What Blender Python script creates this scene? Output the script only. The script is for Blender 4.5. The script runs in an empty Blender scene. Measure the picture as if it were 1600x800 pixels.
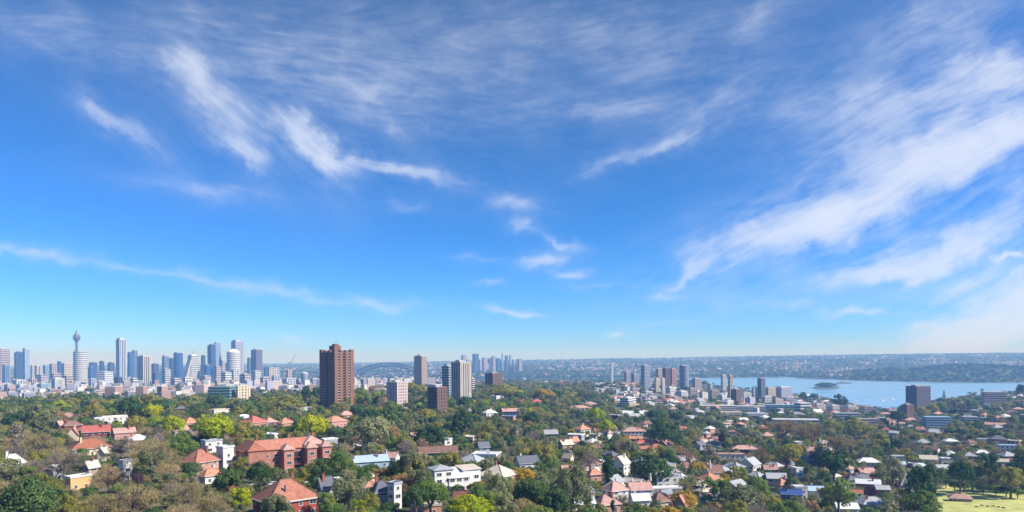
import bpy, math, random
import numpy as np
from mathutils import Vector

random.seed(7)
RNG = np.random.default_rng(11)
SC = bpy.context.scene
COL = SC.collection
R = math.radians

# ------------------------------------------------------------------ camera
FPX, CX, HY, EYE, ROLL = 1074.0, 800.0, 561.5, 130.0, R(0.4)
cam_data = bpy.data.cameras.new('camera')
cam = bpy.data.objects.new('camera', cam_data)
COL.objects.link(cam)
cam_data.sensor_width = 36.0
cam_data.lens = 36.0 * FPX / 1600.0
cam_data.shift_y = (HY - 400.0) / 1600.0
cam_data.clip_start = 1.0
cam_data.clip_end = 90000.0
cam.location = (0, 0, EYE)
cam.rotation_euler = (R(90), ROLL, 0)
SC.camera = cam

# ------------------------------------------------------------------ sun, sky, exposure
SUN_EL = R(41)
SUN_AZ = R(106)          # clockwise from +Y
sun_data = bpy.data.lights.new('sun', 'SUN')
sun_data.energy = 5.0
sun_data.angle = R(0.5)
sun_data.color = (1.0, 0.95, 0.87)
sun = bpy.data.objects.new('sun', sun_data)
COL.objects.link(sun)
to_sun = Vector((math.sin(SUN_AZ) * math.cos(SUN_EL), math.cos(SUN_AZ) * math.cos(SUN_EL), math.sin(SUN_EL)))
sun.rotation_euler = (-to_sun).to_track_quat('-Z', 'Y').to_euler()
sun.location = (200, -100, 400)

SC.view_settings.view_transform = 'Standard'
SC.view_settings.look = 'None'
SC.view_settings.gamma = 1.0
SC.view_settings.use_curve_mapping = False
SC.view_settings.exposure = 0.60
SC.cycles.use_denoising = True
SC.cycles.max_bounces = 5
SC.cycles.diffuse_bounces = 2
SC.cycles.glossy_bounces = 2
SC.cycles.transmission_bounces = 2
SC.cycles.volume_bounces = 0
SC.cycles.transparent_max_bounces = 4

world = bpy.data.worlds.new('World')
SC.world = world
world.use_nodes = True
WN, WL = world.node_tree.nodes, world.node_tree.links
WN.clear()
world.cycles.sampling_method = 'MANUAL'
world.cycles.sample_map_resolution = 256

def wmath(op, a, b=None, c=None, clamp=False):
    n = WN.new('ShaderNodeMath'); n.operation = op; n.use_clamp = clamp
    for i, v in enumerate((a, b, c)):
        if v is None: continue
        if isinstance(v, (int, float)): n.inputs[i].default_value = v
        else: WL.new(v, n.inputs[i])
    return n.outputs[0]

def wvec(op, a, b=None, s=None):
    n = WN.new('ShaderNodeVectorMath'); n.operation = op
    for i, v in enumerate((a, b)):
        if v is None: continue
        if isinstance(v, tuple): n.inputs[i].default_value = v
        else: WL.new(v, n.inputs[i])
    if s is not None: n.inputs['Scale'].default_value = s
    return n.outputs['Value'] if op in ('LENGTH', 'DOT_PRODUCT') else n.outputs['Vector']

def build_sky():
    sky = WN.new('ShaderNodeTexSky')
    sky.sky_type = 'NISHITA'; sky.sun_disc = False
    sky.sun_elevation = SUN_EL; sky.sun_rotation = SUN_AZ
    sky.altitude = 100; sky.air_density = 0.85; sky.dust_density = 0.0; sky.ozone_density = 1.5
    sp = WN.new('ShaderNodeSeparateXYZ'); WL.new(sky.outputs[0], sp.inputs[0])
    cb = WN.new('ShaderNodeCombineXYZ')
    for i in range(3):      # deepen the blue: per-channel contrast about the mid-sky tone
        WL.new(wmath('MULTIPLY', wmath('POWER', sp.outputs[i], SKY_GAMMA[i]), SKY_TINT[i] * SKY_MID[i] ** (1 - SKY_GAMMA[i])), cb.inputs[i])
    sky_col = cb.outputs[0]
    tc = WN.new('ShaderNodeTexCoord').outputs['Generated']
    sep = WN.new('ShaderNodeSeparateXYZ'); WL.new(tc, sep.inputs[0])
    ay = wmath('MAXIMUM', wmath('ABSOLUTE', sep.outputs[1]), 0.15)
    # direction as tangents of bearing and height, mirrored behind the viewer so the cirrus goes all round
    comb = WN.new('ShaderNodeCombineXYZ')
    WL.new(wmath('DIVIDE', sep.outputs[0], ay), comb.inputs[0])
    WL.new(wmath('DIVIDE', sep.outputs[2], ay), comb.inputs[1])
    uv0 = comb.outputs[0]
    def noise(vec, scale, detail=6, rough=0.55, col=False, dist=0.0):
        n = WN.new('ShaderNodeTexNoise'); WL.new(vec, n.inputs['Vector'])
        n.inputs['Scale'].default_value = scale; n.inputs['Detail'].default_value = detail
        n.inputs['Roughness'].default_value = rough; n.inputs['Distortion'].default_value = dist
        return n.outputs['Color'] if col else n.outputs['Fac']
    w1 = wvec('SCALE', wvec('SUBTRACT', noise(uv0, 4.0, 3, 0.5, True), (0.5, 0.5, 0.5)), s=0.085)
    w2 = wvec('SCALE', wvec('SUBTRACT', noise(uv0, 19.0, 4, 0.6, True), (0.5, 0.5, 0.5)), s=0.055)
    uv = wvec('ADD', wvec('ADD', uv0, w1), w2)
    uvl = wvec('ADD', wvec('ADD', uv0, wvec('SCALE', w1, s=0.4)), wvec('SCALE', w2, s=0.75))
    uvs = wvec('ADD', uv0, wvec('SCALE', w1, s=0.45))
    def mapped(vec, px, py, L, W, ang):
        m = WN.new('ShaderNodeMapping'); m.vector_type = 'TEXTURE'
        m.inputs['Location'].default_value = ((px - CX) / FPX, (HY - py) / FPX, 0)
        m.inputs['Rotation'].default_value = (0, 0, R(ang))
        m.inputs['Scale'].default_value = (L / FPX, W / FPX, 1)
        WL.new(vec, m.inputs['Vector'])
        return m.outputs[0]
    def fibre(ang, sx, sy, sc, detail=7, rough=0.6):
        m = mapped(uvs, 800, 300, FPX * sx, FPX * sy, ang)
        return noise(m, sc, detail, rough, dist=0.6)
    fib = {}
    def ramp(v, lo, hi):
        mr = WN.new('ShaderNodeMapRange'); mr.interpolation_type = 'SMOOTHSTEP'; WL.new(v, mr.inputs['Value'])
        mr.inputs['From Min'].default_value = lo; mr.inputs['From Max'].default_value = hi
        return mr.outputs[0]
    billow = noise(wvec('ADD', uv0, w2), 9.0, 7, 0.62)
    for g, a in (('r', 20), ('l', -14), ('d', -46), ('m', 5)):
        coarse = fibre(a, 1.0, 0.30, 6.0, 6, 0.58); fine = fibre(a + 6, 1.0, 0.16, 15.0, 5, 0.62)
        f = wmath('ADD', wmath('MULTIPLY', coarse, 0.42), wmath('ADD', wmath('MULTIPLY', fine, 0.26), wmath('MULTIPLY', billow, 0.32)))
        fib[g] = f
    total = None
    for g in fib:
        acc = halo = None
        for (px, py, L, W, ang, st) in CLOUDS[g]:
            v = wvec('MULTIPLY', mapped(uvl if g in 'lm' else uv, px, py, L * 1.15, W * 1.2, ang), (1, 1, 0))
            d2 = wvec('DOT_PRODUCT', v, v)
            e = wmath('MULTIPLY', wmath('POWER', math.e, wmath('MULTIPLY', d2, -1.35)), st)
            acc = e if acc is None else wmath('ADD', acc, e)
            q = wmath('MULTIPLY', wmath('POWER', math.e, wmath('MULTIPLY', d2, -0.38)), st * 0.20)
            halo = q if halo is None else wmath('ADD', halo, q)
        # the mask lowers the threshold at which the fibres become cloud, so edges fray
        sat = wmath('SUBTRACT', 1.0, wmath('POWER', math.e, wmath('MULTIPLY', acc, -1.6)))
        core = ramp(wmath('ADD', fib[g], wmath('MULTIPLY', sat, 0.36)), 0.50, 1.02)
        t = wmath('MULTIPLY', wmath('MULTIPLY_ADD', core, 1.35, 0.14), sat)
        t = wmath('ADD', t, wmath('MULTIPLY', halo, ramp(fib[g], 0.38, 0.66)))
        total = t if total is None else wmath('ADD', total, t)
    # thin veil everywhere above the horizon
    veil = wmath('MULTIPLY', wmath('POWER', noise(uvs, 1.7, 5, 0.55), 2.0), wmath('MULTIPLY_ADD', fib['l'], 0.26, 0.02))
    up = WN.new('ShaderNodeMapRange'); WL.new(sep.outputs[2], up.inputs['Value'])
    up.inputs['From Min'].default_value = 0.10; up.inputs['From Max'].default_value = 0.42
    total = wmath('ADD', total, wmath('MULTIPLY', veil, up.outputs[0]))
    # soft shoulder
    dens = wmath('SUBTRACT', 1.0, wmath('POWER', math.e, wmath('MULTIPLY', total, -1.15)), clamp=True)
    mix = WN.new('ShaderNodeMix'); mix.data_type = 'RGBA'
    WL.new(dens, mix.inputs['Factor']); WL.new(sky_col, mix.inputs['A'])
    mix.inputs['B'].default_value = CLOUD_COL
    bg = WN.new('ShaderNodeBackground'); WL.new(mix.outputs['Result'], bg.inputs['Color'])
    bg.inputs['Strength'].default_value = SKY_STRENGTH
    out = WN.new('ShaderNodeOutputWorld'); WL.new(bg.outputs[0], out.inputs['Surface'])

SKY_GAMMA, SKY_MID = (1.65, 1.15, 1.4), (2.9, 4.3, 5.8)
SKY_TINT, SKY_STRENGTH = (0.24, 0.78, 1.56), 0.0735
CLOUD_COL = (7.4, 8.0, 9.3, 1)
# streaks of cirrus: bearing/height given in the photograph's pixels, length, width, slant, strength
CLOUDS = {
 'r': [(1420, 282, 210, 34, 24, 1.3), (1290, 348, 120, 34, 18, 0.8), (1150, 385, 90, 18, 10, 0.55), (1460, 392, 150, 24, 17, 1.2), (1370, 430, 60, 14, 8, 0.75),
       (1575, 215, 100, 34, 26, 0.8), (1410, 165, 150, 36, 6, 0.55), (1560, 118, 80, 30, -6, 1.1), (1390, 225, 140, 46, 14, 0.4),
       (1570, 487, 140, 40, 20, 1.6), (1600, 520, 90, 30, 5, 0.9), (1470, 505, 60, 8, 6, 0.5), (1345, 493, 60, 6, 8, 0.6), (1595, 310, 50, 14, 28, 0.4), (1580, 403, 24, 6, 4, 1.0),
       (1500, 440, 60, 10, 22, 0.45), (1075, 422, 32, 8, 22, 0.7), (1010, 240, 110, 12, 18, 0.4), (1110, 165, 90, 22, 24, 0.35), (1180, 30, 60, 20, 28, 0.3), (1480, 30, 140, 50, 20, 0.35)],
 'm': [(855, 402, 42, 10, 10, 0.7), (800, 320, 38, 12, -6, 0.55), (880, 378, 36, 6, -16, 0.55), (820, 357, 16, 9, 0, 0.45), (760, 440, 20, 5, -8, 0.45), (893, 425, 26, 7, 0, 0.55),
       (945, 445, 60, 5, 0, 0.3), (1030, 461, 32, 6, 6, 0.5), (1130, 470, 60, 14, 4, 0.2), (790, 485, 46, 6, -12, 0.55), (830, 494, 22, 4, -4, 0.3), (960, 523, 16, 4, 0, 0.5), (1050, 508, 40, 4, 3, 0.35),
       (1250, 480, 40, 8, -4, 0.35), (1330, 543, 22, 4, 0, 0.55), (460, 524, 24, 5, 0, 0.5), (950, 170, 150, 18, 4, 0.28), (1010, 90, 280, 70, 6, 0.18), (790, 30, 280, 60, -4, 0.22), (640, 325, 40, 8, -4, 0.25), (740, 400, 40, 8, 0, .3)],
 'l': [(620, 268, 95, 10, -12, 0.75), (530, 258, 50, 16, -24, 0.6), (130, 398, 130, 8, -10, 0.30), (20, 379, 90, 12, -7, 0.42), (230, 418, 60, 7, -8, 0.32), (340, 437, 60, 6, -6, 0.26), (470, 457, 90, 10, -7, 0.5), (580, 472, 80, 8, -4, 0.35),
       (330, 290, 120, 16, -8, 0.3), (700, 90, 200, 60, -14, 0.2), (120, 50, 180, 36, -16, 0.26), (560, 150, 150, 40, -16, 0.28), (420, 60, 200, 44, -20, 0.3)],
 'd': [(475, 228, 62, 20, -42, 1.2), (350, 165, 100, 32, -52, 0.5), (300, 105, 46, 24, -40, 0.45), (198, 205, 62, 20, -30, 0.5), (160, 165, 40, 16, -55, 0.4), (385, 240, 34, 12, -40, 0.6), (560, 140, 50, 16, -30, 0.35), (620, 210, 30, 10, -34, 0.3)],
}
build_sky()
# ------------------------------------------------------------------ terrain heights (metres above the harbour)
T_PX = np.array([-600, 0, 250, 500, 750, 1000, 1200, 1400, 1600, 2200], float)
T_Y = np.array([0, 150, 280, 400, 600, 800, 1100, 1500, 1900, 2100, 2400, 3000, 3700, 4300, 4700, 5200, 6500, 9000, 12000, 24000], float)
T_H = np.array([
 [80, 80, 80, 80, 80, 80, 75, 70, 70, 70],
 [84, 84, 83, 80, 78, 72, 66, 60, 60, 60],
 [82, 82, 82, 79, 72, 62, 52, 45, 46, 50],
 [80, 80, 80, 76, 68, 57, 46, 38, 40, 44],
 [81, 81, 80, 76, 66, 53, 42, 34, 36, 44],
 [76, 76, 74, 77, 68, 52, 38, 30, 34, 48],
 [62, 62, 62, 74, 70, 48, 30, 20, 34, 52],
 [48, 48, 50, 60, 64, 50, 20, 5, 38, 54],
 [42, 42, 44, 50, 54, 52, 14, -6, 22, 40],
 [40, 40, 42, 46, 48, 46, 6, -5, -4, 20],
 [38, 38, 38, 38, 40, 34, -6, -8, -8, 0],
 [32, 32, 30, 26, 26, 22, -8, -8, -8, -8],
 [28, 28, 22, 16, 10, 2, -8, -8, -8, -8],
 [24, 24, 18, 8, -6, -6, -8, -8, -8, 10],
 [24, 22, 16, 10, 8, 8, 8, 10, 20, 40],
 [30, 25, 22, 20, 25, 28, 32, 40, 55, 60],
 [36, 30, 32, 42, 52, 66, 80, 92, 102, 100],
 [44, 36, 42, 52, 80, 104, 126, 142, 150, 140],
 [50, 40, 46, 60, 92, 116, 138, 156, 164, 150],
 [50, 40, 46, 60, 92, 116, 138, 156, 164, 150]], float)

def hermite(t): return t * t * (3 - 2 * t)

def HGT(X, Y):
    X = np.asarray(X, float); Y = np.asarray(Y, float)
    yy = np.maximum(Y, 0.0)
    px = CX + FPX * X / np.maximum(yy, 150.0)
    px = np.clip(px, T_PX[0], T_PX[-1] - 1e-3); yy = np.clip(yy, 0, T_Y[-1] - 1e-3)
    i = np.clip(np.searchsorted(T_PX, px, side='right') - 1, 0, len(T_PX) - 2)
    j = np.clip(np.searchsorted(T_Y, yy, side='right') - 1, 0, len(T_Y) - 2)
    a = hermite((px - T_PX[i]) / (T_PX[i + 1] - T_PX[i])) * 0.5 + 0.5 * (px - T_PX[i]) / (T_PX[i + 1] - T_PX[i])
    b = (yy - T_Y[j]) / (T_Y[j + 1] - T_Y[j])
    h = (T_H[j, i] * (1 - a) + T_H[j, i + 1] * a) * (1 - b) + (T_H[j + 1, i] * (1 - a) + T_H[j + 1, i + 1] * a) * b
    # wooded headland and low point beyond the water, small peninsula and the island are added as humps
    for (hx, hy, rx, ry, hh) in HUMPS:
        d2 = ((X - hx) / rx) ** 2 + ((Y - hy) / ry) ** 2
        h = np.maximum(h, hh * (1.25 * np.exp(-d2 * 0.8) - 0.25) * 1.0)
    return h
def xat(px, Y): return (px - CX) / FPX * Y
HUMPS = [(xat(1520, 3950), 3950, 560, 430, 72), (xat(1400, 4250), 4250, 420, 330, 50), (xat(1680, 3900), 3900, 500, 600, 70),
         (xat(1289, 2900), 2900, 52, 30, 11), (xat(1215, 2080), 2080, 90, 130, 14), (xat(1085, 2500), 2500, 230, 260, 26), (xat(1140, 2250), 2250, 150, 200, 16), (xat(1190, 2330), 2330, 130, 230, 15)]

CR, SR = math.cos(ROLL), math.sin(ROLL)
def ray(px, py):
    dx, dy = (px - CX) / FPX, -(py - HY) / FPX
    return np.array([dx * CR + dy * SR, 1.0, -dx * SR + dy * CR])
def to_px(x, y, z):
    a = x / y; b = (z - EYE) / y
    return CX + FPX * (a * CR - b * SR), HY - FPX * (a * SR + b * CR)
_YS = np.concatenate([np.arange(160, 1000, 3.0), np.arange(1000, 3000, 8.0), np.arange(3000, 12000, 30.0)])
def ground_at(px, py, lift=0.0):
    """first point where the ray through a pixel meets the ground (raised by lift metres, or lift*distance when a function)"""
    r = ray(px, py)
    z = EYE + r[2] * _YS
    g = HGT(r[0] * _YS, _YS) + (lift(_YS) if callable(lift) else lift)
    k = np.argmax(z <= g)
    if not (z[k] <= g[k]): return None
    y = _YS[k]
    return r[0] * y, y, float(HGT(r[0] * y, y))

# ------------------------------------------------------------------ materials
MATS = {}
def new_mat(name):
    m = bpy.data.materials.new(name); m.use_nodes = True
    nt = m.node_tree; nt.nodes.clear()
    return m, nt.nodes, nt.links
def srf(name, col, rough=0.8, var=0.12, scale=0.25, bump=0.0, bscale=3.0, metal=0.0, spec=0.3, rnd=0.12, wave=None):
    """painted or mineral surface with blotches, per-object tone and fine relief"""
    if name in MATS: return MATS[name]
    m, N, L = new_mat(name)
    p = N.new('ShaderNodeBsdfPrincipled'); o = N.new('ShaderNodeOutputMaterial'); L.new(p.outputs[0], o.inputs[0])
    p.inputs['Roughness'].default_value = rough; p.inputs['Metallic'].default_value = metal
    p.inputs['Specular IOR Level'].default_value = spec
    g = N.new('ShaderNodeNewGeometry'); ns = N.new('ShaderNodeTexNoise')
    ns.inputs['Scale'].default_value = scale; ns.inputs['Detail'].default_value = 5; L.new(g.outputs['Position'], ns.inputs['Vector'])
    oi = N.new('ShaderNodeObjectInfo')
    a = N.new('ShaderNodeMath'); a.operation = 'MULTIPLY_ADD'; L.new(ns.outputs['Fac'], a.inputs[0]); a.inputs[1].default_value = 4 * var; a.inputs[2].default_value = 1 - 2 * var
    b = N.new('ShaderNodeMath'); b.operation = 'MULTIPLY_ADD'; L.new(oi.outputs['Random'], b.inputs[0]); b.inputs[1].default_value = 2 * rnd; b.inputs[2].default_value = 1 - rnd
    c = N.new('ShaderNodeMath'); c.operation = 'MULTIPLY'; L.new(a.outputs[0], c.inputs[0]); L.new(b.outputs[0], c.inputs[1])
    v = N.new('ShaderNodeVectorMath'); v.operation = 'SCALE'; v.inputs[0].default_value = col; L.new(c.outputs[0], v.inputs['Scale'])
    L.new(v.outputs['Vector'], p.inputs['Base Color'])
    if bump or wave:
        bp = N.new('ShaderNodeBump'); bp.inputs['Strength'].default_value = bump or 0.5; bp.inputs['Distance'].default_value = 0.08
        if wave:
            wv = N.new('ShaderNodeTexWave'); wv.wave_type = 'BANDS'; wv.bands_direction = 'Z'; wv.wave_profile = 'SAW'
            wv.inputs['Scale'].default_value = wave; wv.inputs['Distortion'].default_value = 0.4; wv.inputs['Detail Scale'].default_value = 3
            L.new(g.outputs['Position'], wv.inputs['Vector']); L.new(wv.outputs['Fac'], bp.inputs['Height'])
        else:
            n2 = N.new('ShaderNodeTexNoise'); n2.inputs['Scale'].default_value = bscale; n2.inputs['Detail'].default_value = 4
            L.new(g.outputs['Position'], n2.inputs['Vector']); L.new(n2.outputs['Fac'], bp.inputs['Height'])
        L.new(bp.outputs[0], p.inputs['Normal'])
    MATS[name] = m
    return m

WALL = {
 'white': srf('wall_white', (0.66, 0.645, 0.61), 0.85, 0.10, 0.35), 'cream': srf('wall_cream', (0.62, 0.52, 0.38), 0.85, 0.10, 0.35),
 'sand': srf('wall_sand', (0.45, 0.34, 0.24), 0.9, 0.12, 0.4), 'brick': srf('wall_brick', (0.30, 0.10, 0.065), 0.9, 0.14, 0.5, 0.5, 8),
 'redbrick': srf('wall_red_brick', (0.34, 0.075, 0.055), 0.9, 0.14, 0.5, 0.5, 8), 'pinkbrick': srf('wall_pink_brick', (0.50, 0.26, 0.20), 0.9, 0.14, 0.5, 0.5, 8),
 'grey': srf('wall_grey', (0.36, 0.37, 0.38), 0.85, 0.10, 0.3), 'blue': srf('wall_blue', (0.28, 0.42, 0.52), 0.8, 0.10, 0.3),
 'yellow': srf('wall_yellow_ochre', (0.58, 0.36, 0.16), 0.85, 0.10, 0.3), 'orange': srf('wall_orange', (0.52, 0.25, 0.14), 0.85, 0.10, 0.3), 'dark': srf('wall_dark', (0.08, 0.085, 0.10), 0.8, 0.12, 0.3),
 'navy': srf('wall_navy', (0.04, 0.08, 0.25), 0.6, 0.10, 0.3), 'brown': srf('wall_brown', (0.17, 0.105, 0.08), 0.9, 0.12, 0.4),
 'green': srf('wall_green', (0.20, 0.33, 0.30), 0.8, 0.1, 0.3), 'pale': srf('wall_pale_concrete', (0.55, 0.54, 0.53), 0.85, 0.10, 0.05),
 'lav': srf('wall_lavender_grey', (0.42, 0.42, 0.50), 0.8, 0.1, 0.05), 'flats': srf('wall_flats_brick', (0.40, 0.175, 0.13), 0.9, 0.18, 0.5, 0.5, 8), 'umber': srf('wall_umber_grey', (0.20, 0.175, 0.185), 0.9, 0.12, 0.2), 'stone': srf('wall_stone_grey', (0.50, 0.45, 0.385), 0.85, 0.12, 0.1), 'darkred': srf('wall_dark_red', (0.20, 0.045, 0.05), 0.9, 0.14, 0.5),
 'rose': srf('wall_rose_concrete', (0.50, 0.40, 0.38), 0.85, 0.1, 0.05), 'tan': srf('wall_tan', (0.50, 0.38, 0.26), 0.85, 0.1, 0.1),
}
ROOF = {
 'terra': srf('roof_terracotta', (0.40, 0.165, 0.11), 0.85, 0.26, 0.7, 0.6, wave=1.4), 'orange': srf('roof_orange_tile', (0.50, 0.24, 0.15), 0.85, 0.24, 0.7, 0.6, wave=1.4),
 'red': srf('roof_red_tile', (0.43, 0.12, 0.10), 0.85, 0.24, 0.7, 0.6, wave=1.4), 'pink': srf('roof_weathered_pink_tile', (0.45, 0.27, 0.225), 0.9, 0.24, 0.7, 0.6, wave=1.4),
 'brown': srf('roof_brown_tile', (0.22, 0.125, 0.10), 0.9, 0.24, 0.7, 0.6, wave=1.4), 'slate': srf('roof_slate', (0.13, 0.14, 0.17), 0.7, 0.15, 0.4, 0.5, wave=1.4),
 'grey': srf('roof_grey_sheet', (0.34, 0.35, 0.37), 0.6, 0.10, 0.3), 'white': srf('roof_white_sheet', (0.64, 0.64, 0.64), 0.6, 0.08, 0.3),
 'blue': srf('roof_pale_blue_sheet', (0.40, 0.52, 0.62), 0.5, 0.08, 0.3), 'navy': srf('roof_navy_sheet', (0.045, 0.09, 0.28), 0.5, 0.08, 0.3),
 'sand': srf('roof_sand_sheet', (0.50, 0.44, 0.36), 0.8, 0.1, 0.3), 'rust': srf('roof_rust_brown_tile', (0.33, 0.125, 0.07), 0.9, 0.15, 0.4, 0.6, wave=1.4),
}
M_FRAME = srf('window_frame_white', (0.7, 0.69, 0.66), 0.6, 0.05, 0.5, rnd=0.05)
def glass(name, col, rough=0.12, metal=0.0, spec=0.6):
    return srf(name, col, rough, 0.2, 0.06, spec=spec, metal=metal, rnd=0.25)
M_PANE = glass('window_glass', (0.035, 0.045, 0.06), 0.1)
GLASS = {'blue': glass('glazing_blue', (0.025, 0.075, 0.20), 0.3, 0.0, 0.35), 'dark': glass('glazing_dark', (0.022, 0.04, 0.085), 0.3, 0.0, 0.35),
         'teal': glass('glazing_teal', (0.03, 0.13, 0.22), 0.3, 0.0, 0.35), 'grey': glass('glazing_grey', (0.07, 0.10, 0.16), 0.3, 0.0, 0.35), 'pale': glass('glazing_pale_blue', (0.16, 0.27, 0.44), 0.3, 0.1, 0.35)}
M_DOOR = srf('door_paint', (0.12, 0.06, 0.04), 0.5, 0.05, 0.5)
M_CONC = srf('concrete_pale', (0.5, 0.49, 0.47), 0.9, 0.1, 0.3)
M_STEEL = srf('steel_dark_grey', (0.13, 0.14, 0.16), 0.5, 0.08, 0.1, metal=0.3)

def leaf_mat(name, c1, c2, trans=0.35, rnd=0.22, scale=0.35):
    m, N, L = new_mat(name)
    g = N.new('ShaderNodeNewGeometry'); ns = N.new('ShaderNodeTexNoise'); ns.inputs['Scale'].default_value = scale; ns.inputs['Detail'].default_value = 4
    L.new(g.outputs['Position'], ns.inputs['Vector'])
    mr = N.new('ShaderNodeMapRange'); L.new(ns.outputs['Fac'], mr.inputs['Value']); mr.inputs['From Min'].default_value = 0.32; mr.inputs['From Max'].default_value = 0.68
    mx = N.new('ShaderNodeMix'); mx.data_type = 'RGBA'; L.new(mr.outputs[0], mx.inputs['Factor'])
    mx.inputs['A'].default_value = (*c1, 1); mx.inputs['B'].default_value = (*c2, 1)
    oi = N.new('ShaderNodeObjectInfo'); b = N.new('ShaderNodeMath'); b.operation = 'MULTIPLY_ADD'; L.new(oi.outputs['Random'], b.inputs[0]); b.inputs[1].default_value = 2 * rnd; b.inputs[2].default_value = 1 - rnd
    hu = N.new('ShaderNodeMath'); hu.operation = 'MULTIPLY_ADD'; L.new(oi.outputs['Random'], hu.inputs[0]); hu.inputs[1].default_value = -0.035; hu.inputs[2].default_value = 0.517
    h = N.new('ShaderNodeHueSaturation'); L.new(mx.outputs['Result'], h.inputs['Color']); L.new(b.outputs[0], h.inputs['Value']); L.new(hu.outputs[0], h.inputs['Hue'])
    d = N.new('ShaderNodeBsdfDiffuse'); t = N.new('ShaderNodeBsdfTranslucent'); ms = N.new('ShaderNodeMixShader'); ms.inputs[0].default_value = trans
    L.new(h.outputs[0], d.inputs[0]); L.new(h.outputs[0], t.inputs[0]); L.new(d.outputs[0], ms.inputs[1]); L.new(t.outputs[0], ms.inputs[2])
    o = N.new('ShaderNodeOutputMaterial'); L.new(ms.outputs[0], o.inputs[0])
    return m
LEAF = {
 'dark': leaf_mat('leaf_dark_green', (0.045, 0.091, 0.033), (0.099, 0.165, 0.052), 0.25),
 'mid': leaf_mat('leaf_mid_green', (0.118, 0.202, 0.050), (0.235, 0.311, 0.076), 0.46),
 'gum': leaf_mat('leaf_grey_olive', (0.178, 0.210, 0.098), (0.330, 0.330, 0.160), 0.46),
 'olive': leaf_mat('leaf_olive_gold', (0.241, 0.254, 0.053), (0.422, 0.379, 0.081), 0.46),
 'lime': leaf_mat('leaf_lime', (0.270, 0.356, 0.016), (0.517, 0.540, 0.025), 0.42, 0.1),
 'gold': leaf_mat('leaf_gold', (0.352, 0.253, 0.028), (0.550, 0.385, 0.039), 0.38, 0.1),
 'rust': leaf_mat('leaf_rust', (0.264, 0.172, 0.079), (0.422, 0.284, 0.132), 0.3),
 'twig': leaf_mat('twig_brown_olive', (0.330, 0.255, 0.115), (0.470, 0.375, 0.180), 0.2),
 'mauve': leaf_mat('twig_mauve_grey', (0.235, 0.190, 0.150), (0.340, 0.285, 0.230), 0.2),
 'purple': leaf_mat('leaf_dark_purple', (0.060, 0.034, 0.043), (0.102, 0.054, 0.066), 0.2),
 'pine': leaf_mat('needle_blue_green', (0.035, 0.070, 0.043), (0.070, 0.115, 0.064), 0.15),
}
M_BARK = srf('bark_grey_brown', (0.16, 0.125, 0.095), 0.95, 0.2, 1.2, 0.6, 5)

# ------------------------------------------------------------------ mesh helpers
class MB:
    def __init__(s): s.v, s.f, s.m = [], [], []
    def poly(s, pts, mi=0):
        k = len(s.v); s.v.extend(pts); s.f.append(tuple(range(k, k + len(pts)))); s.m.append(mi); return s
    def prism(s, base, z0, z1, mi=0, top=None):
        k = len(s.v); n = len(base); top = top or base
        s.v.extend([(x, y, z0) for x, y in base]); s.v.extend([(x, y, z1) for x, y in top])
        for i in range(n):
            j = (i + 1) % n; s.f.append((k + i, k + j, k + n + j, k + n + i)); s.m.append(mi)
        s.f.append(tuple(k + i for i in reversed(range(n)))); s.f.append(tuple(k + n + i for i in range(n))); s.m += [mi, mi]
        return s
    def box(s, cx, cy, z0, sx, sy, sz, mi=0, yaw=0.0):
        c, q = math.cos(yaw), math.sin(yaw)
        pts = [(cx + c * a * sx / 2 - q * b * sy / 2, cy + q * a * sx / 2 + c * b * sy / 2) for a, b in ((-1, -1), (1, -1), (1, 1), (-1, 1))]
        return s.prism(pts, z0, z0 + sz, mi)
    def bar(s, p, q, t, mi=0):
        p, q = Vector(p), Vector(q); d = (q - p).normalized()
        a = d.cross(Vector((0, 0, 1))); a = a.normalized() if a.length > 1e-4 else Vector((1, 0, 0)); b = a.cross(d)
        k = len(s.v)
        for e in (p, q):
            for (i, j) in ((-1, -1), (1, -1), (1, 1), (-1, 1)): s.v.append(tuple(e + a * i * t / 2 + b * j * t / 2))
        for i in range(4): j = (i + 1) % 4; s.f.append((k + i, k + j, k + 4 + j, k + 4 + i)); s.m.append(mi)
        s.f += [(k + 3, k + 2, k + 1, k), (k + 4, k + 5, k + 6, k + 7)]; s.m += [mi, mi]
        return s
    def cyl(s, cx, cy, z0, z1, r0, r1=None, n=16, mi=0):
        r1 = r0 if r1 is None else r1
        a = [(cx + r0 * math.cos(2 * math.pi * i / n), cy + r0 * math.sin(2 * math.pi * i / n)) for i in range(n)]
        b = [(cx + r1 * math.cos(2 * math.pi * i / n), cy + r1 * math.sin(2 * math.pi * i / n)) for i in range(n)]
        return s.prism(a, z0, z1, mi, b)
    def mesh(s, name, mats):
        me = bpy.data.meshes.new(name); me.from_pydata(s.v, [], s.f)
        for m in (mats if isinstance(mats, (list, tuple)) else [mats]): me.materials.append(m)
        if any(s.m): me.polygons.foreach_set('material_index', s.m)
        me.update(); return me
    def build(s, name, mats, parent=None, loc=None, stuff=False):
        o = bpy.data.objects.new(name, s.mesh(name, mats)); COL.objects.link(o)
        if parent: o.parent = parent
        if loc: o.location = loc
        if stuff: o['kind'] = 'stuff'
        return o
def tag(o, label, cat, group=None, kind=None):
    o['label'] = label; o['category'] = cat
    if group: o['group'] = group
    if kind: o['kind'] = kind
    return o
def thing(name, loc, yaw, label, cat, group=None):
    o = bpy.data.objects.new(name, None); COL.objects.link(o)
    o.location = loc; o.rotation_euler = (0, 0, yaw); o.empty_display_size = 1
    return tag(o, label, cat, group)
def link_mesh(name, me, parent, loc=(0, 0, 0), yaw=0.0):
    o = bpy.data.objects.new(name, me); COL.objects.link(o); o.parent = parent; o.location = loc; o.rotation_euler = (0, 0, yaw); return o
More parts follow.
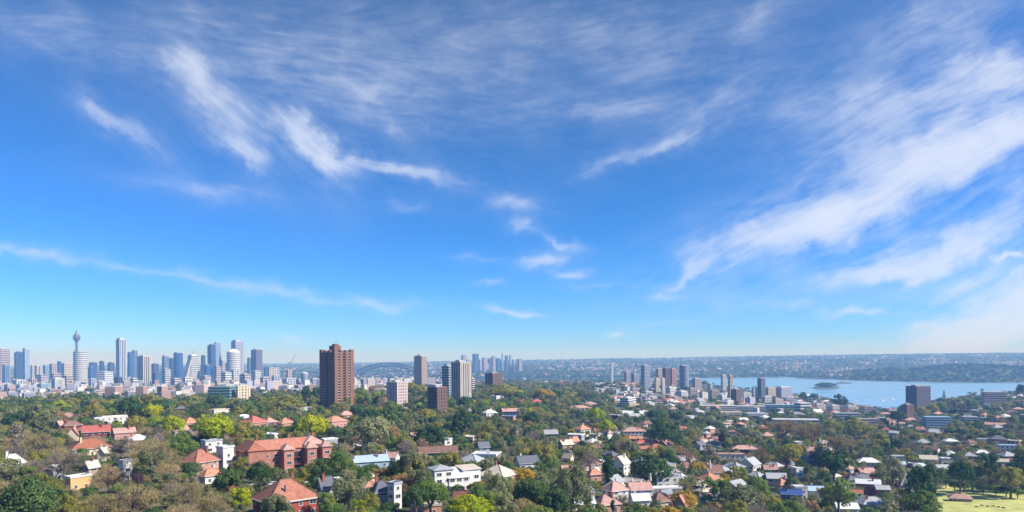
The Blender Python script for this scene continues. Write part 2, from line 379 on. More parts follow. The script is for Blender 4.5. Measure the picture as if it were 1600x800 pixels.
def np_mesh(name, V, F, mats):
    """V (n,3) array, F (m,k) array of equal-sized faces"""
    me = bpy.data.meshes.new(name); m, k = F.shape
    me.vertices.add(len(V)); me.vertices.foreach_set('co', np.ascontiguousarray(V, np.float32).ravel())
    me.loops.add(m * k); me.loops.foreach_set('vertex_index', np.ascontiguousarray(F, np.int32).ravel())
    me.polygons.add(m); me.polygons.foreach_set('loop_start', np.arange(0, m * k, k, dtype=np.int32))
    for mt in mats: me.materials.append(mt)
    me.polygons.foreach_set('use_smooth', np.zeros(m, bool)); me.update(calc_edges=True); return me
# ------------------------------------------------------------------ the setting
def make_ground():
    Y = np.concatenate([np.arange(-300, 160, 40.0), np.arange(160, 700, 9.0), np.arange(700, 2600, 25.0), np.arange(2600, 5200, 50.0), np.arange(5200, 9000, 150.0), np.linspace(9000, 24000, 26)])
    U = np.concatenate([np.linspace(-2.2, -0.85, 24), np.linspace(-0.84, 0.84, 225), np.linspace(0.85, 2.2, 24)])
    UU, YY = np.meshgrid(U, Y)
    XX = UU * np.maximum(YY, 150) + np.sign(UU) * np.where(np.abs(UU) > 0.84, 200, 0) * (np.abs(UU) - 0.84)
    ZZ = HGT(XX, YY)
    V = np.stack([XX, YY, ZZ], -1).reshape(-1, 3)
    n, m = len(Y), len(U)
    i, j = np.meshgrid(np.arange(n - 1), np.arange(m - 1), indexing='ij')
    k = (i * m + j).ravel()
    F = np.stack([k, k + 1, k + m + 1, k + m], -1)
    mt, N, L = new_mat('ground_grass_and_earth')
    g = N.new('ShaderNodeNewGeometry')
    def nz(sc, det=5):
        t = N.new('ShaderNodeTexNoise'); t.inputs['Scale'].default_value = sc; t.inputs['Detail'].default_value = det; L.new(g.outputs['Position'], t.inputs['Vector']); return t.outputs['Fac']
    cr = N.new('ShaderNodeValToRGB'); L.new(nz(0.045, 6), cr.inputs[0])
    cr.color_ramp.elements[0].position = 0.38; cr.color_ramp.elements[0].color = (0.035, 0.055, 0.022, 1)
    cr.color_ramp.elements[1].position = 0.66; cr.color_ramp.elements[1].color = (0.15, 0.13, 0.10, 1)
    e = cr.color_ramp.elements.new(0.5); e.color = (0.07, 0.085, 0.032, 1)
    p = N.new('ShaderNodeBsdfPrincipled'); p.inputs['Roughness'].default_value = 0.95; p.inputs['Specular IOR Level'].default_value = 0.1
    L.new(cr.outputs[0], p.inputs['Base Color'])
    o = N.new('ShaderNodeOutputMaterial'); L.new(p.outputs[0], o.inputs[0])
    me = np_mesh('ground', V, F, [mt]); me.polygons.foreach_set('use_smooth', [True] * len(me.polygons))
    ob = bpy.data.objects.new('ground', me); COL.objects.link(ob)
    tag(ob, 'rolling green and brown suburban land around the harbour', 'ground', kind='structure')

def make_water():
    mt, N, L = new_mat('harbour_water')
    p = N.new('ShaderNodeBsdfPrincipled'); p.inputs['Base Color'].default_value = (0.16, 0.33, 0.56, 1); p.inputs['Roughness'].default_value = 0.22
    p.inputs['IOR'].default_value = 1.33
    g = N.new('ShaderNodeNewGeometry'); mp = N.new('ShaderNodeMapping'); mp.inputs['Scale'].default_value = (1, 0.45, 1); L.new(g.outputs['Position'], mp.inputs[0])
    t = N.new('ShaderNodeTexNoise'); t.inputs['Scale'].default_value = 0.12; t.inputs['Detail'].default_value = 6; L.new(mp.outputs[0], t.inputs['Vector'])
    b = N.new('ShaderNodeBump'); b.inputs['Strength'].default_value = 0.6; b.inputs['Distance'].default_value = 1.2; L.new(t.outputs['Fac'], b.inputs['Height']); L.new(b.outputs[0], p.inputs['Normal'])
    mp2 = N.new('ShaderNodeMapping'); mp2.inputs['Scale'].default_value = (0.0012, 0.005, 1); L.new(g.outputs['Position'], mp2.inputs[0])
    t2 = N.new('ShaderNodeTexNoise'); t2.inputs['Scale'].default_value = 1.0; t2.inputs['Detail'].default_value = 4; L.new(mp2.outputs[0], t2.inputs['Vector'])
    mr = N.new('ShaderNodeMapRange'); L.new(t2.outputs['Fac'], mr.inputs['Value']); mr.inputs['From Min'].default_value = 0.4; mr.inputs['From Max'].default_value = 0.6; mr.inputs['To Min'].default_value = 0.12; mr.inputs['To Max'].default_value = 0.4
    L.new(mr.outputs[0], p.inputs['Roughness'])
    o = N.new('ShaderNodeOutputMaterial'); L.new(p.outputs[0], o.inputs[0])
    m = MB(); m.poly([(-6000, 1700, 0), (9000, 1700, 0), (9000, 6500, 0), (-6000, 6500, 0)])
    ob = m.build('harbour_water', mt); tag(ob, 'calm light blue harbour water between the suburbs and the far shore', 'water', kind='structure')

def make_haze():
    mt, N, L = new_mat('haze_air')
    v = N.new('ShaderNodeVolumePrincipled'); v.inputs['Color'].default_value = HAZE_COL; v.inputs['Density'].default_value = HAZE_DENS; v.inputs['Anisotropy'].default_value = 0.0; v.inputs['Absorption Color'].default_value = (1, 1, 1, 1)
    o = N.new('ShaderNodeOutputMaterial'); L.new(v.outputs[0], o.inputs['Volume'])
    m = MB(); m.box(0, 11900, -12, 110000, 25000, 372)
    ob = m.build('haze', mt); tag(ob, 'thin blue haze veiling the far city and hills', 'haze', kind='stuff')
HAZE_COL, HAZE_DENS = (0.24, 0.50, 1.0, 1), 1.5e-4

LAWN = [(1461, 830), (1463, 764), (1482, 757), (1520, 758), (1560, 764), (1605, 770), (1660, 772), (1660, 830)]
def inpoly(x, y, P):
    c = False; n = len(P)
    for i in range(n):
        x1, y1 = P[i]; x2, y2 = P[(i + 1) % n]
        if (y1 > y) != (y2 > y) and x < (x2 - x1) * (y - y1) / (y2 - y1) + x1: c = not c
    return c
def drape(name, corners, mat, label, cat, lift=0.12, nu=40, nv=40):
    """four world corners, laid as a fine sheet a little above the ground"""
    (a, b, c, d) = [np.array(q, float) for q in corners]
    s, t = np.meshgrid(np.linspace(0, 1, nu), np.linspace(0, 1, nv))
    s = s[..., None]; t = t[..., None]
    P = (a * (1 - s) + b * s) * (1 - t) + (d * (1 - s) + c * s) * t
    V = np.concatenate([P, (HGT(P[..., 0], P[..., 1]) + lift)[..., None]], -1).reshape(-1, 3)
    i, j = np.meshgrid(np.arange(nv - 1), np.arange(nu - 1), indexing='ij'); k = (i * nu + j).ravel()
    me = np_mesh(name, V, np.stack([k, k + 1, k + nu + 1, k + nu], -1), [mat])
    ob = bpy.data.objects.new(name, me); COL.objects.link(ob); tag(ob, label, cat, kind='structure'); return ob
M_ASPH = srf('road_asphalt', (0.075, 0.075, 0.08), 0.9, 0.15, 0.4, rnd=0.0)
M_PATH = srf('road_pale_concrete', (0.42, 0.36, 0.30), 0.9, 0.12, 0.3, rnd=0.0)
M_LAWN = srf('lawn_grass', (0.43, 0.44, 0.14), 0.95, 0.30, 0.10, 0.5, 1.2, rnd=0.0)
M_LINE = srf('road_paint', (0.7, 0.7, 0.68), 0.8, 0.05, 0.5, rnd=0.0)
ROADS = []
def road(p0, p1, width, mat, label):
    a, b = ground_at(*p0), ground_at(*p1)
    a, b = np.array(a[:2]), np.array(b[:2]); d = (b - a) / np.linalg.norm(b - a); n = np.array([-d[1], d[0]]) * width / 2
    L = np.linalg.norm(b - a)
    ROADS.append((a, b, width / 2))
    o = drape('road', [a - n, b - n, b + n, a + n], mat, label, 'road', 0.14, int(max(20, L / 3)), 6)
    for s in (-1, 1):
        k = MB(); st = int(max(8, L / 6))
        for i in range(st):
            q0, q1 = a + (b - a) * i / st + n * s * 1.05, a + (b - a) * (i + 0.995) / st + n * s * 1.05
            z = float(HGT(*((q0 + q1) / 2))); c = (q0 + q1) / 2
            k.box(c[0], c[1], z - 0.5, np.linalg.norm(q1 - q0), 0.3, 0.82, 0, math.atan2(d[1], d[0]))
        k.build('kerb', M_CONC, o)
    if mat is M_ASPH:
        k = MB(); st = int(L / 8)
        for i in range(st):
            q0, q1 = a + (b - a) * (i + 0.2) / st, a + (b - a) * (i + 0.6) / st
            e = np.array([-d[1], d[0]]) * 0.09
            k.poly([(*(q + f), float(HGT(*(q + f))) + 0.17) for q, f in ((q0, -e), (q1, -e), (q1, e), (q0, e))])
        k.build('centre_line', M_LINE, o, stuff=True)
make_ground(); make_water(); make_haze()
def make_lawn():
    # sheet over the block of park that the photo shows, cut by the pixel outline turned to ground points
    pts = []
    for (x, y) in LAWN:
        g = ground_at(x, y); pts.append(np.array(g[:2]))
    P = np.array(pts); x0, y0 = P.min(0); x1, y1 = P.max(0); st = 3.0
    nx, ny = int((x1 - x0) / st) + 1, int((y1 - y0) / st) + 1
    V, F, idx = [], [], {}
    poly = [tuple(p) for p in P]
    def vid(i, j):
        if (i, j) not in idx:
            X, Yv = x0 + i * st, y0 + j * st; idx[(i, j)] = len(V); V.append((X, Yv, float(HGT(X, Yv)) + 0.12))
        return idx[(i, j)]
    for i in range(nx):
        for j in range(ny):
            if inpoly(x0 + (i + .5) * st, y0 + (j + .5) * st, poly): F.append((vid(i, j), vid(i + 1, j), vid(i + 1, j + 1), vid(i, j + 1)))
    me = np_mesh('park_lawn', np.array(V), np.array(F), [M_LAWN]); ob = bpy.data.objects.new('park_lawn', me); COL.objects.link(ob)
    tag(ob, 'sunlit yellow green mown lawn of a park', 'lawn', kind='structure')
    return poly
LAWN_XY = make_lawn()
road((372, 766), (470, 752), 9, M_ASPH, 'grey street running past the red hipped house')
road((806, 690), (809, 668), 7, M_PATH, 'pale driveway climbing between dark trees on the slope')
road((1402, 800), (1424, 742), 7, M_ASPH, 'narrow street beside the trees edging the park')
# ------------------------------------------------------------------ towers and blocks
def rel_yaw(px, deg): return R(deg) - math.atan((px - CX) / FPX)
BUILT = []      # (x, y, radius, label) footprints
CLEAR = []      # (px0, px1, py0, py1, depth, weight) picture windows that no filler tree in front may cover
def tower(x0, x1, ytop, Y, style, rel=35, ratio=0.8, label='', name='tower_block', group=None, floor=3.6, glass='dark', plant=True, shape='box', ybase=None, zbase=None, cat='building', clear=False):
    """high block given by its edges and top in the photograph and its distance Y; parts: glazing, floor_bands, piers, roof_plant"""
    pxc = (x0 + x1) / 2; X = xat(pxc, Y); phi = math.atan((pxc - CX) / FPX)
    W = (x1 - x0) / FPX * Y * math.cos(phi)
    r = ray(pxc, ytop); ztop = EYE + r[2] * Y; X = r[0] * Y
    z0 = (float(HGT(X, Y)) if zbase is None else zbase); z0 = max(z0, 0.5) - 1.0; h = ztop - z0
    th = R(rel); 
    if shape == 'round': w = d = W
    else: w = W / (math.cos(th) + ratio * abs(math.sin(th))); d = w * ratio
    t = thing(name, (X, Y, z0), rel_yaw(pxc, rel), label, cat, group)
    BUILT.append((X, Y, 0.62 * max(w, d), label))
    if clear: CLEAR.append((x0, x1, ytop, (ybase or to_px(X, Y, z0)[1]) - 2, Y, 1.0))
    wall = WALL[style[0]] if style[0] in WALL else GLASS[style[0]]; mode = style[1]
    far = Y > 2300 and floor < 5
    n = max(2, int(round(h / (floor * (2.4 if far else 1))))); fh = h / n
    g = MB(); b = MB(); p = MB()
    if shape == 'round':
        g.cyl(0, 0, 0, h, w / 2 - 0.5, n=24)
        for i in range(n): b.cyl(0, 0, i * fh, i * fh + fh * 0.52, w / 2, n=24)
        b.cyl(0, 0, h - 0.3, h + 1.2, w / 2 + 0.05, n=24)
        if mode == 'dome':
            for k in range(4): b.cyl(0, 0, h + 1.2 + k * w * .07, h + 1.2 + (k + 1) * w * .07, w / 2 * math.cos(k * .36), w / 2 * math.cos((k + 1) * .36), 24)
    else:
        g.box(0, 0, 0, w - 0.8, d - 0.8, h)
        if mode in ('band', 'grid'):
            for i in range(n): b.box(0, 0, i * fh, w, d, fh * (0.5 if mode == 'band' else 0.36))
        if mode == 'curtain':
            for i in range(0, n, 1 if far else 2): b.box(0, 0, i * fh, w - 0.5, d - 0.5, 1.6 if far else 0.5)
        b.box(0, 0, h - 0.4, w + 0.1, d + 0.1, 1.6)
        if mode in ('grid', 'pier', 'curtain', 'punch'):
            st = {'grid': 4.2, 'pier': 3.4, 'curtain': 5.0, 'punch': 3.4}[mode]; tw = {'grid': 1.3, 'pier': 1.7, 'curtain': 0.35, 'punch': 1.9}[mode]
            if far: st *= 2.3; tw *= 2.0
            for L_, D_, ax in ((w, d, 0), (d, w, 1)):
                c = max(2, int(L_ / st))
                for i in range(c + 1):
                    q = -L_ / 2 + L_ * i / c; q = min(max(q, -L_ / 2 + tw / 2 - .05), L_ / 2 - tw / 2 + .05)
                    for s in (-1, 1):
                        if ax == 0: p.box(q, s * (D_ / 2 - 0.3), 0, tw, 0.9, h)
                        else: p.box(s * (D_ / 2 - 0.3), q, 0, 0.9, tw, h)
        if mode == 'punch':
            for i in range(n): b.box(0, 0, i * fh, w + .04, d + .04, fh * 0.55)
    g.build('glazing', GLASS[glass], t)
    if b.v: b.build('floor_bands', wall, t, stuff=True)
    if p.v: p.build('piers', wall, t, stuff=True)
    if Y > 2900 and h > 110 and shape == 'box' and group == CBD and int(x0) % 2:
        q = MB(); q.box(-w * .14, 0, h + 1.1, w * .55, d * .8, h * .035); q.build('roof_setback', wall, t)
        MB().cyl(-w * .2, 0, h * 1.034, h * 1.034 + 14, .5, .2, 6).build('mast', M_STEEL, t)
    if plant:
        q = MB(); q.box(-w * .08, d * .06, h + 1.0, w * .45, d * .42, max(2.5, h * .035)); q.box(w * .2, -d * .1, h + 1.0, w * .16, d * .2, max(2, h * .022))
        q.build('roof_plant', WALL['grey'] if style[0] != 'dark' else WALL['dark'], t)
    t['_dim'] = (w, d, h)
    del t['_dim']
    return t, w, d, h

CBD = 'towers of the city skyline'
def city():
    T = tower
    T(-6, 16, 546, 3300, ('rose', 'band'), 30, .7, 'rose banded office tower with dark lower front at skyline end', group=CBD)
    T(3, 15, 571, 3150, ('blue', 'curtain'), 40, .8, 'dark blue glass block standing before the rose banded tower', group=CBD, glass='blue')
    T(22, 36, 551, 3400, ('dark', 'curtain'), 25, .6, 'dark blue glass slab tower joined to a paler twin', group=CBD, glass='blue')
    T(35, 46, 546, 3450, ('grey', 'curtain'), 30, .9, 'pale blue glass tower with raised roof beside dark slab', group=CBD, glass='pale')
    T(48, 54, 571, 3600, ('grey', 'pier'), 35, .8, 'slim grey block with vertical fins beside pale glass tower', group=CBD)
    T(54, 66, 572, 3500, ('pale', 'pier'), 30, .7, 'white block with dark vertical strips in the low skyline', group=CBD)
    T(67, 77, 571, 3600, ('blue', 'band'), 35, .8, 'blue banded office block between white strip block and rose block', group=CBD, glass='blue')
    T(77, 89, 569, 3700, ('rose', 'grid'), 35, .8, 'pinkish gridded office block in the low skyline', group=CBD)
    T(89, 96, 565, 3500, ('navy', 'band'), 35, .8, 'narrow navy office block beside cream office block', group=CBD, glass='blue')
    T(95, 115, 568, 3600, ('cream', 'grid'), 30, .7, 'wide cream gridded office block beside the white curved tower', group=CBD, glass='grey')
    T(114, 137, 550, 3000, ('white', 'band'), 40, .9, 'white banded apartment tower standing before the turreted tower', group=CBD, glass='grey', shape='round')
    T(137, 149, 574, 3700, ('navy', 'band'), 35, .8, 'dark blue office block behind the white banded round tower', group=CBD, glass='blue')
    T(139, 152, 567, 3900, ('dark', 'curtain'), 30, .8, 'dark glass block behind navy office block', group=CBD, glass='blue')
    T(150, 177, 581, 2700, ('white', 'band'), 55, .7, 'broad white block with blue glass front', group=CBD, glass='pale')
    T(155, 163, 565, 4000, ('dark', 'curtain'), 35, .8, 'dark distant tower between white broad block and tall slab', group=CBD, glass='dark')
    T(168, 179, 567, 4000, ('dark', 'band'), 35, .8, 'dark banded distant tower next to tall two tone slab', group=CBD, glass='dark')
    T(181, 198, 531, 3300, ('pale', 'pier'), 30, .9, 'tallest blue and white slab tower of the skyline', group=CBD, glass='blue')
    T(199, 209, 552, 3700, ('navy', 'curtain'), 35, .8, 'deep blue glass tower beside the tallest slab', group=CBD, glass='blue')
    T(206, 215, 548, 3800, ('grey', 'curtain'), 35, .8, 'grey blue tower behind deep blue glass tower', group=CBD, glass='blue')
    T(214, 236, 557, 2700, ('cream', 'pier'), 42, .9, 'cream ribbed tower with dark roof block and shaded flank', group=CBD, glass='dark')
    T(236, 248, 569, 3500, ('dark', 'band'), 35, .8, 'dark slate tower behind cream ribbed tower', group=CBD, glass='blue')
    T(237, 253, 584, 2600, ('dark', 'curtain'), 35, .8, 'low teal glass block at foot of cream ribbed tower', group=CBD, glass='teal')
    T(252, 267, 577, 2700, ('pale', 'band'), 40, .8, 'pale banded slab beside low teal glass block', group=CBD, glass='grey')
    T(253, 264, 557, 3700, ('grey', 'curtain'), 35, .8, 'slate blue tower left of the round shouldered tower'.replace(' left of', ' next to'), group=CBD, glass='blue')
    T(263, 275, 561, 3800, ('dark', 'curtain'), 35, .8, 'dark blue tower between slate tower and round shouldered tower', group=CBD, glass='dark')
    T(271, 286, 552, 3500, ('navy', 'curtain'), 35, .8, 'round shouldered dark blue glass tower', group=CBD, glass='blue', shape='round')
    # stepped white pyramid tower
    t, w, d, h = T(293, 312, 556, 3200, ('white', 'band'), 30, .8, 'white banded tower with sloping stepped flank and roof masts', group=CBD, glass='grey')
    s = MB()
    for i in range(6): s.box(-w * (.5 + .09 * (6 - i) / 2), 0, 0, w * .09 * (6 - i), d * .96, h * (.35 + .1 * i))
    s.build('stepped_flank', WALL['white'], t)
    m = MB(); m.cyl(-w * .1, 0, h, h + 38, .9, .3, 6); m.cyl(w * .2, 0, h, h + 30, .8, .3, 6); m.build('mast', M_STEEL, t)
    T(314, 321, 556, 3900, ('dark', 'curtain'), 35, .8, 'thin dark tower beyond the stepped white tower', group=CBD, glass='dark')
    t, w, d, h = T(324, 337, 540, 3500, ('dark', 'curtain'), 42, .9, 'tall dark blue tower paired with paler half', group=CBD, glass='blue')
    t, w, d, h = T(334, 345, 536, 3600, ('lav', 'curtain'), 25, .7, 'tall pale blue tower with rooftop frame beside dark half', group=CBD, glass='pale')
    T(318, 332, 571, 3200, ('navy', 'band'), 35, .8, 'low navy block at foot of tall dark blue tower', group=CBD, glass='blue')
    T(333, 346, 573, 3000, ('rose', 'band'), 40, .8, 'low rose white block before the tall pale blue tower', group=CBD, glass='grey')
    T(345, 352, 563, 3500, ('pale', 'pier'), 40, .8, 'slim white and dark striped slab', group=CBD)
    T(349, 358, 568, 3600, ('dark', 'band'), 35, .8, 'dark block behind the domed white tower', group=CBD, glass='blue')
    T(354, 375, 551, 3200, ('white', 'dome'), 35, .9, 'white round tower with pale domed crown', group=CBD, glass='grey', shape='round', plant=False)
    T(361, 381, 534, 3600, ('lav', 'grid'), 35, .8, 'tall lavender grey tower rising behind the domed white tower', group=CBD, glass='grey')
    T(386, 393, 560, 3700, ('dark', 'band'), 35, .8, 'narrow dark teal tower beside dark brown tower', group=CBD, glass='teal')
    T(392, 410, 547, 3400, ('brown', 'band'), 45, .8, 'dark brown and blue banded tower closing the skyline', group=CBD, glass='blue')
    T(412, 419, 575, 3200, ('dark', 'band'), 35, .8, 'small dark block beside cream slab', group=CBD, glass='blue')
    T(418, 432, 575, 2900, ('cream', 'grid'), 25, .6, 'cream slab block in the low city edge', group=CBD, glass='grey')
    T(429, 437, 575, 3000, ('lav', 'band'), 35, .8, 'lavender slab behind cream slab block', group=CBD, glass='grey')
    T(447, 456, 578, 3000, ('rose', 'grid'), 35, .8, 'grey rose tower alone in the low city edge', group=CBD)
    T(470, 481, 584, 2200, ('lav', 'dome'), 35, .9, 'small round tower with white cap near the brick tower', group=CBD, shape='round', plant=False, glass='blue')
    # lesser blocks along the foot of the skyline
    LOW = 'mid-rise blocks at the foot of the city'
    T(80, 101, 592, 2200, ('white', 'pier'), 30, .7, 'tall white box block with vertical ribs above the park trees', group=LOW)
    for (a, b, yt, D, st, gl) in [(0, 8, 605, 2000, 'lav', 'grey'), (6, 24, 602, 1950, 'rose', 'blue'), (24, 42, 601, 2100, 'pale', 'pale'), (40, 57, 604, 2050, 'lav', 'pale'), (58, 78, 600, 2150, 'blue', 'blue'), (70, 82, 607, 2000, 'grey', 'grey'),
            (20, 40, 594, 2600, 'white', 'grey'), (44, 58, 592, 2700, 'rose', 'grey'), (56, 74, 586, 2800, 'rose', 'grey'), (80, 96, 584, 2900, 'rose', 'grey'), (98, 114, 588, 2500, 'tan', 'dark'), (104, 118, 600, 2000, 'brown', 'dark'),
            (138, 150, 592, 2500, 'lav', 'grey'), (178, 192, 590, 2500, 'dark', 'dark'), (190, 204, 596, 2300, 'rose', 'grey'), (203, 216, 592, 2450, 'pale', 'grey'), (266, 284, 592, 2400, 'rose', 'grey'), (284, 300, 590, 2500, 'white', 'grey'),
            (298, 318, 597, 2200, 'tan', 'grey'), (312, 330, 588, 2500, 'rose', 'grey'), (345, 362, 582, 2700, 'white', 'grey'), (360, 374, 579, 2800, 'pale', 'grey'), (374, 392, 585, 2500, 'rose', 'grey'), (392, 408, 580, 2700, 'white', 'grey'),
            (406, 424, 590, 2400, 'rose', 'blue'), (424, 438, 588, 2500, 'lav', 'grey'), (416, 434, 600, 1900, 'brown', 'dark'), (440, 462, 592, 2400, 'pale', 'grey'), (462, 478, 594, 2300, 'rose', 'grey'), (484, 500, 592, 2300, 'lav', 'grey')]:
        T(a, b, yt, D, (st, random.choice(['band', 'grid', 'pier'])), random.choice([25, 35, 45]), random.uniform(.6, 1), {'lav': 'lavender', 'rose': 'pale rose', 'pale': 'pale concrete', 'blue': 'blue glass', 'white': 'white', 'grey': 'grey', 'tan': 'tan', 'brown': 'brown', 'dark': 'dark glass'}[st] + ' mid-rise block at the foot of the city skyline', 'apartment_block', {'lav': 'lavender ', 'rose': 'rose ', 'pale': 'concrete ', 'blue': 'blue ', 'white': 'white ', 'grey': 'grey ', 'tan': 'tan ', 'brown': 'brown ', 'dark': 'dark '}[st] + LOW, glass=gl)

def turret_tower():
    Y = 3900; r = ray(119.5, 514); X = r[0] * Y; zt = EYE + r[2] * Y; z0 = float(HGT(X, Y)) - 1
    t = thing('observation_tower', (X, Y, z0), 0, 'slender shaft tower with golden drum turret and spire over the skyline', 'tower')
    H = zt - z0; s = H / 300.0
    MB().cyl(0, 0, 0, 262 * s, 6.5, 4.5, 12).build('shaft', M_STEEL, t)
    gold = srf('turret_gold', (0.17, 0.15, 0.09), 0.4, 0.1, 0.05, metal=0.4)
    q = MB()
    for (a, b, ra, rb) in [(226, 238, 7, 13), (238, 248, 16.5, 19), (248, 256, 19, 18), (256, 263, 16.5, 15), (263, 271, 13, 11), (271, 281, 9, 6)]: q.cyl(0, 0, a * s, b * s, ra, rb, 20)
    q.build('turret', gold, t)
    w = MB()
    for z in (245, 253, 260): w.cyl(0, 0, z * s, (z + 2.2) * s, {245: 19.2, 253: 18.9, 260: 16.6}[z], n=20)
    w.build('turret_windows', GLASS['dark'], t, stuff=True)
    MB().cyl(0, 0, 280 * s, 290 * s, 4, 3, 10).cyl(0, 0, 290 * s, 303 * s, 1.4, .4, 8).build('spire', M_STEEL, t)
    c = MB()
    for i in range(14):
        a = i * 2 * math.pi / 14; b = a + 1.1
        c.bar((11 * math.cos(a), 11 * math.sin(a), 60 * s), (9 * math.cos(b), 9 * math.sin(b), 238 * s), .35)
    c.build('stay_cables', M_STEEL, t, stuff=True)

def brick_tower():
    Y = 760; x0, x1 = 500, 552; pxc = 526; r = ray(pxc, 548); X = r[0] * Y; zt = EYE + r[2] * Y; z0 = float(HGT(X, Y)) - 1
    t = thing('brick_apartment_tower', (X, Y, z0), rel_yaw(pxc, 40), 'tall dark red brick apartment tower with white balconies and raised lift core', 'building')
    H = zt - z0; W = (x1 - x0) / FPX * Y; a = W / (math.cos(R(40)) + .95 * math.sin(R(40))); d = a * .95
    BUILT.append((X, Y, a * .7, 'the tall dark red brick tower')); CLEAR.append((x0, x1, 536, 588, Y, 1))
    dark = srf('tower_brick_dark', (0.23, 0.11, 0.07), 0.9, .12, .3, .4, 6)
    n = 22; fh = H / n
    MB().box(0, 0, 0, a - 3.0, d - 3.0, H - .5).build('glazing', GLASS['dark'], t)
    # brick piers at the corners and between the balcony bays, on all four faces
    for L_, D_, ax in ((a, d, 0), (d, a, 1)):
        for s in (-1, 1):
            for (q, w_) in ((-.42, .16), (-.14, .12), (.14, .12), (.42, .16)):
                p = MB(); hh = H + (1.2 if abs(q) > .3 else 0.4)
                if ax == 0: p.box(q * L_, s * (D_ / 2 - 1.6), 0, w_ * L_, 3.1 + (.02 if abs(q) > .3 else 0), hh)
                else: p.box(s * (D_ / 2 - 1.55), q * L_, 0, 3.2, w_ * L_ - .02, hh + .05)
                p.build('brick_pier', dark, t)
            sl = MB(); up = MB()
            for i in range(n):
                for (q, w_) in ((-.28, .17), (.28, .17), (0, .17)):
                    m_ = sl if abs(q) > .1 else up
                    if ax == 0: m_.box(q * L_, s * (D_ / 2 - .9), i * fh, w_ * L_, 1.6, fh * (.26 if abs(q) > .1 else .34))
                    else: m_.box(s * (D_ / 2 - .9), q * L_, i * fh, 1.6, w_ * L_, fh * (.26 if abs(q) > .1 else .34))
            sl.build('balconies', WALL['tan'] if (ax == 0 and s == -1) else WALL['sand'], t, stuff=True); up.build('brick_spandrels', dark, t, stuff=True)  # sunlit face gets paler slabs, its light put into the colour
    k = MB(); r2 = ray(521.5, 537); kh = EYE + r2[2] * Y - zt
    k.box(-a * .10, -d * .02, H - .6, a * .34, d * .34, kh * .78); k.box(-a * .06, 0, H - .6 + kh * .78, a * .2, d * .2, kh * .24)
    k.build('lift_core', dark, t)
    c = MB(); c.cyl(-a * .05, 0, H + kh, H + kh + 4, .12, n=6); c.cyl(a * .03, 0, H + kh, H + kh + 3, .12, n=6); c.build('aerial', M_STEEL, t)

def bridge():
    Y = 4650; xa, xb = xat(551, Y), xat(662, Y)
    pa = np.array([xa, Y + 60]); pb = np.array([xb, Y - 60]); mid = (pa + pb) / 2; L = float(np.linalg.norm(pb - pa)); yaw = math.atan2(*(pb - pa)[::-1])
    t = thing('arch_bridge', (mid[0], mid[1], 0), yaw, 'grey steel arch bridge with hangers and stone pylons far beyond the trees', 'bridge')
    zt = EYE - 4.0 / FPX * Y; zd = EYE - 22 / FPX * Y
    def zu(u): return zd + 12 + (zt - zd - 12) * (1 - u * u)
    def zl(u): return 12 + (zt - 22 - 12) * (1 - u * u)
    for s in (-1, 1):
        m = MB(); n = 28; y = s * 14
        for i in range(n):
            u, v = -1 + 2 * i / n, -1 + 2 * (i + 1) / n
            m.bar((u * L / 2, y, zu(u)), (v * L / 2, y, zu(v)), 5.0); m.bar((u * L / 2, y, zl(u)), (v * L / 2, y, zl(v)), 5.0)
            m.bar((u * L / 2, y, zl(u)), (u * L / 2, y, zu(u)), 2.0)
            m.bar((u * L / 2, y, zu(u)), (v * L / 2, y, zl(v)), 1.6) if u < 0 else m.bar((u * L / 2, y, zl(u)), (v * L / 2, y, zu(v)), 1.6)
        m.build('arch_truss', M_STEEL, t)
        h = MB()
        for i in range(1, n):
            u = -1 + 2 * i / n
            if zl(u) > zd: h.bar((u * L / 2, y, zd), (u * L / 2, y, zl(u)), 1.0)
        h.build('hangers', M_STEEL, t, stuff=True)
    MB().box(0, 0, zd - 5, L * 1.9, 34, 5).build('deck', M_STEEL, t)
    pm = srf('pylon_granite', (0.40, 0.36, 0.31), 0.9, 0.1, 0.1)
    for sx in (-1, 1):
        for sy in (-1, 1):
            MB().prism([(sx * L * .53 + a * 9, sy * 22 + b * 6) for a, b in ((-1, -1), (1, -1), (1, 1), (-1, 1))], -6, zd + 26, 0, [(sx * L * .53 + a * 7, sy * 22 + b * 4.6) for a, b in ((-1, -1), (1, -1), (1, 1), (-1, 1))]).build('pylon', pm, t)

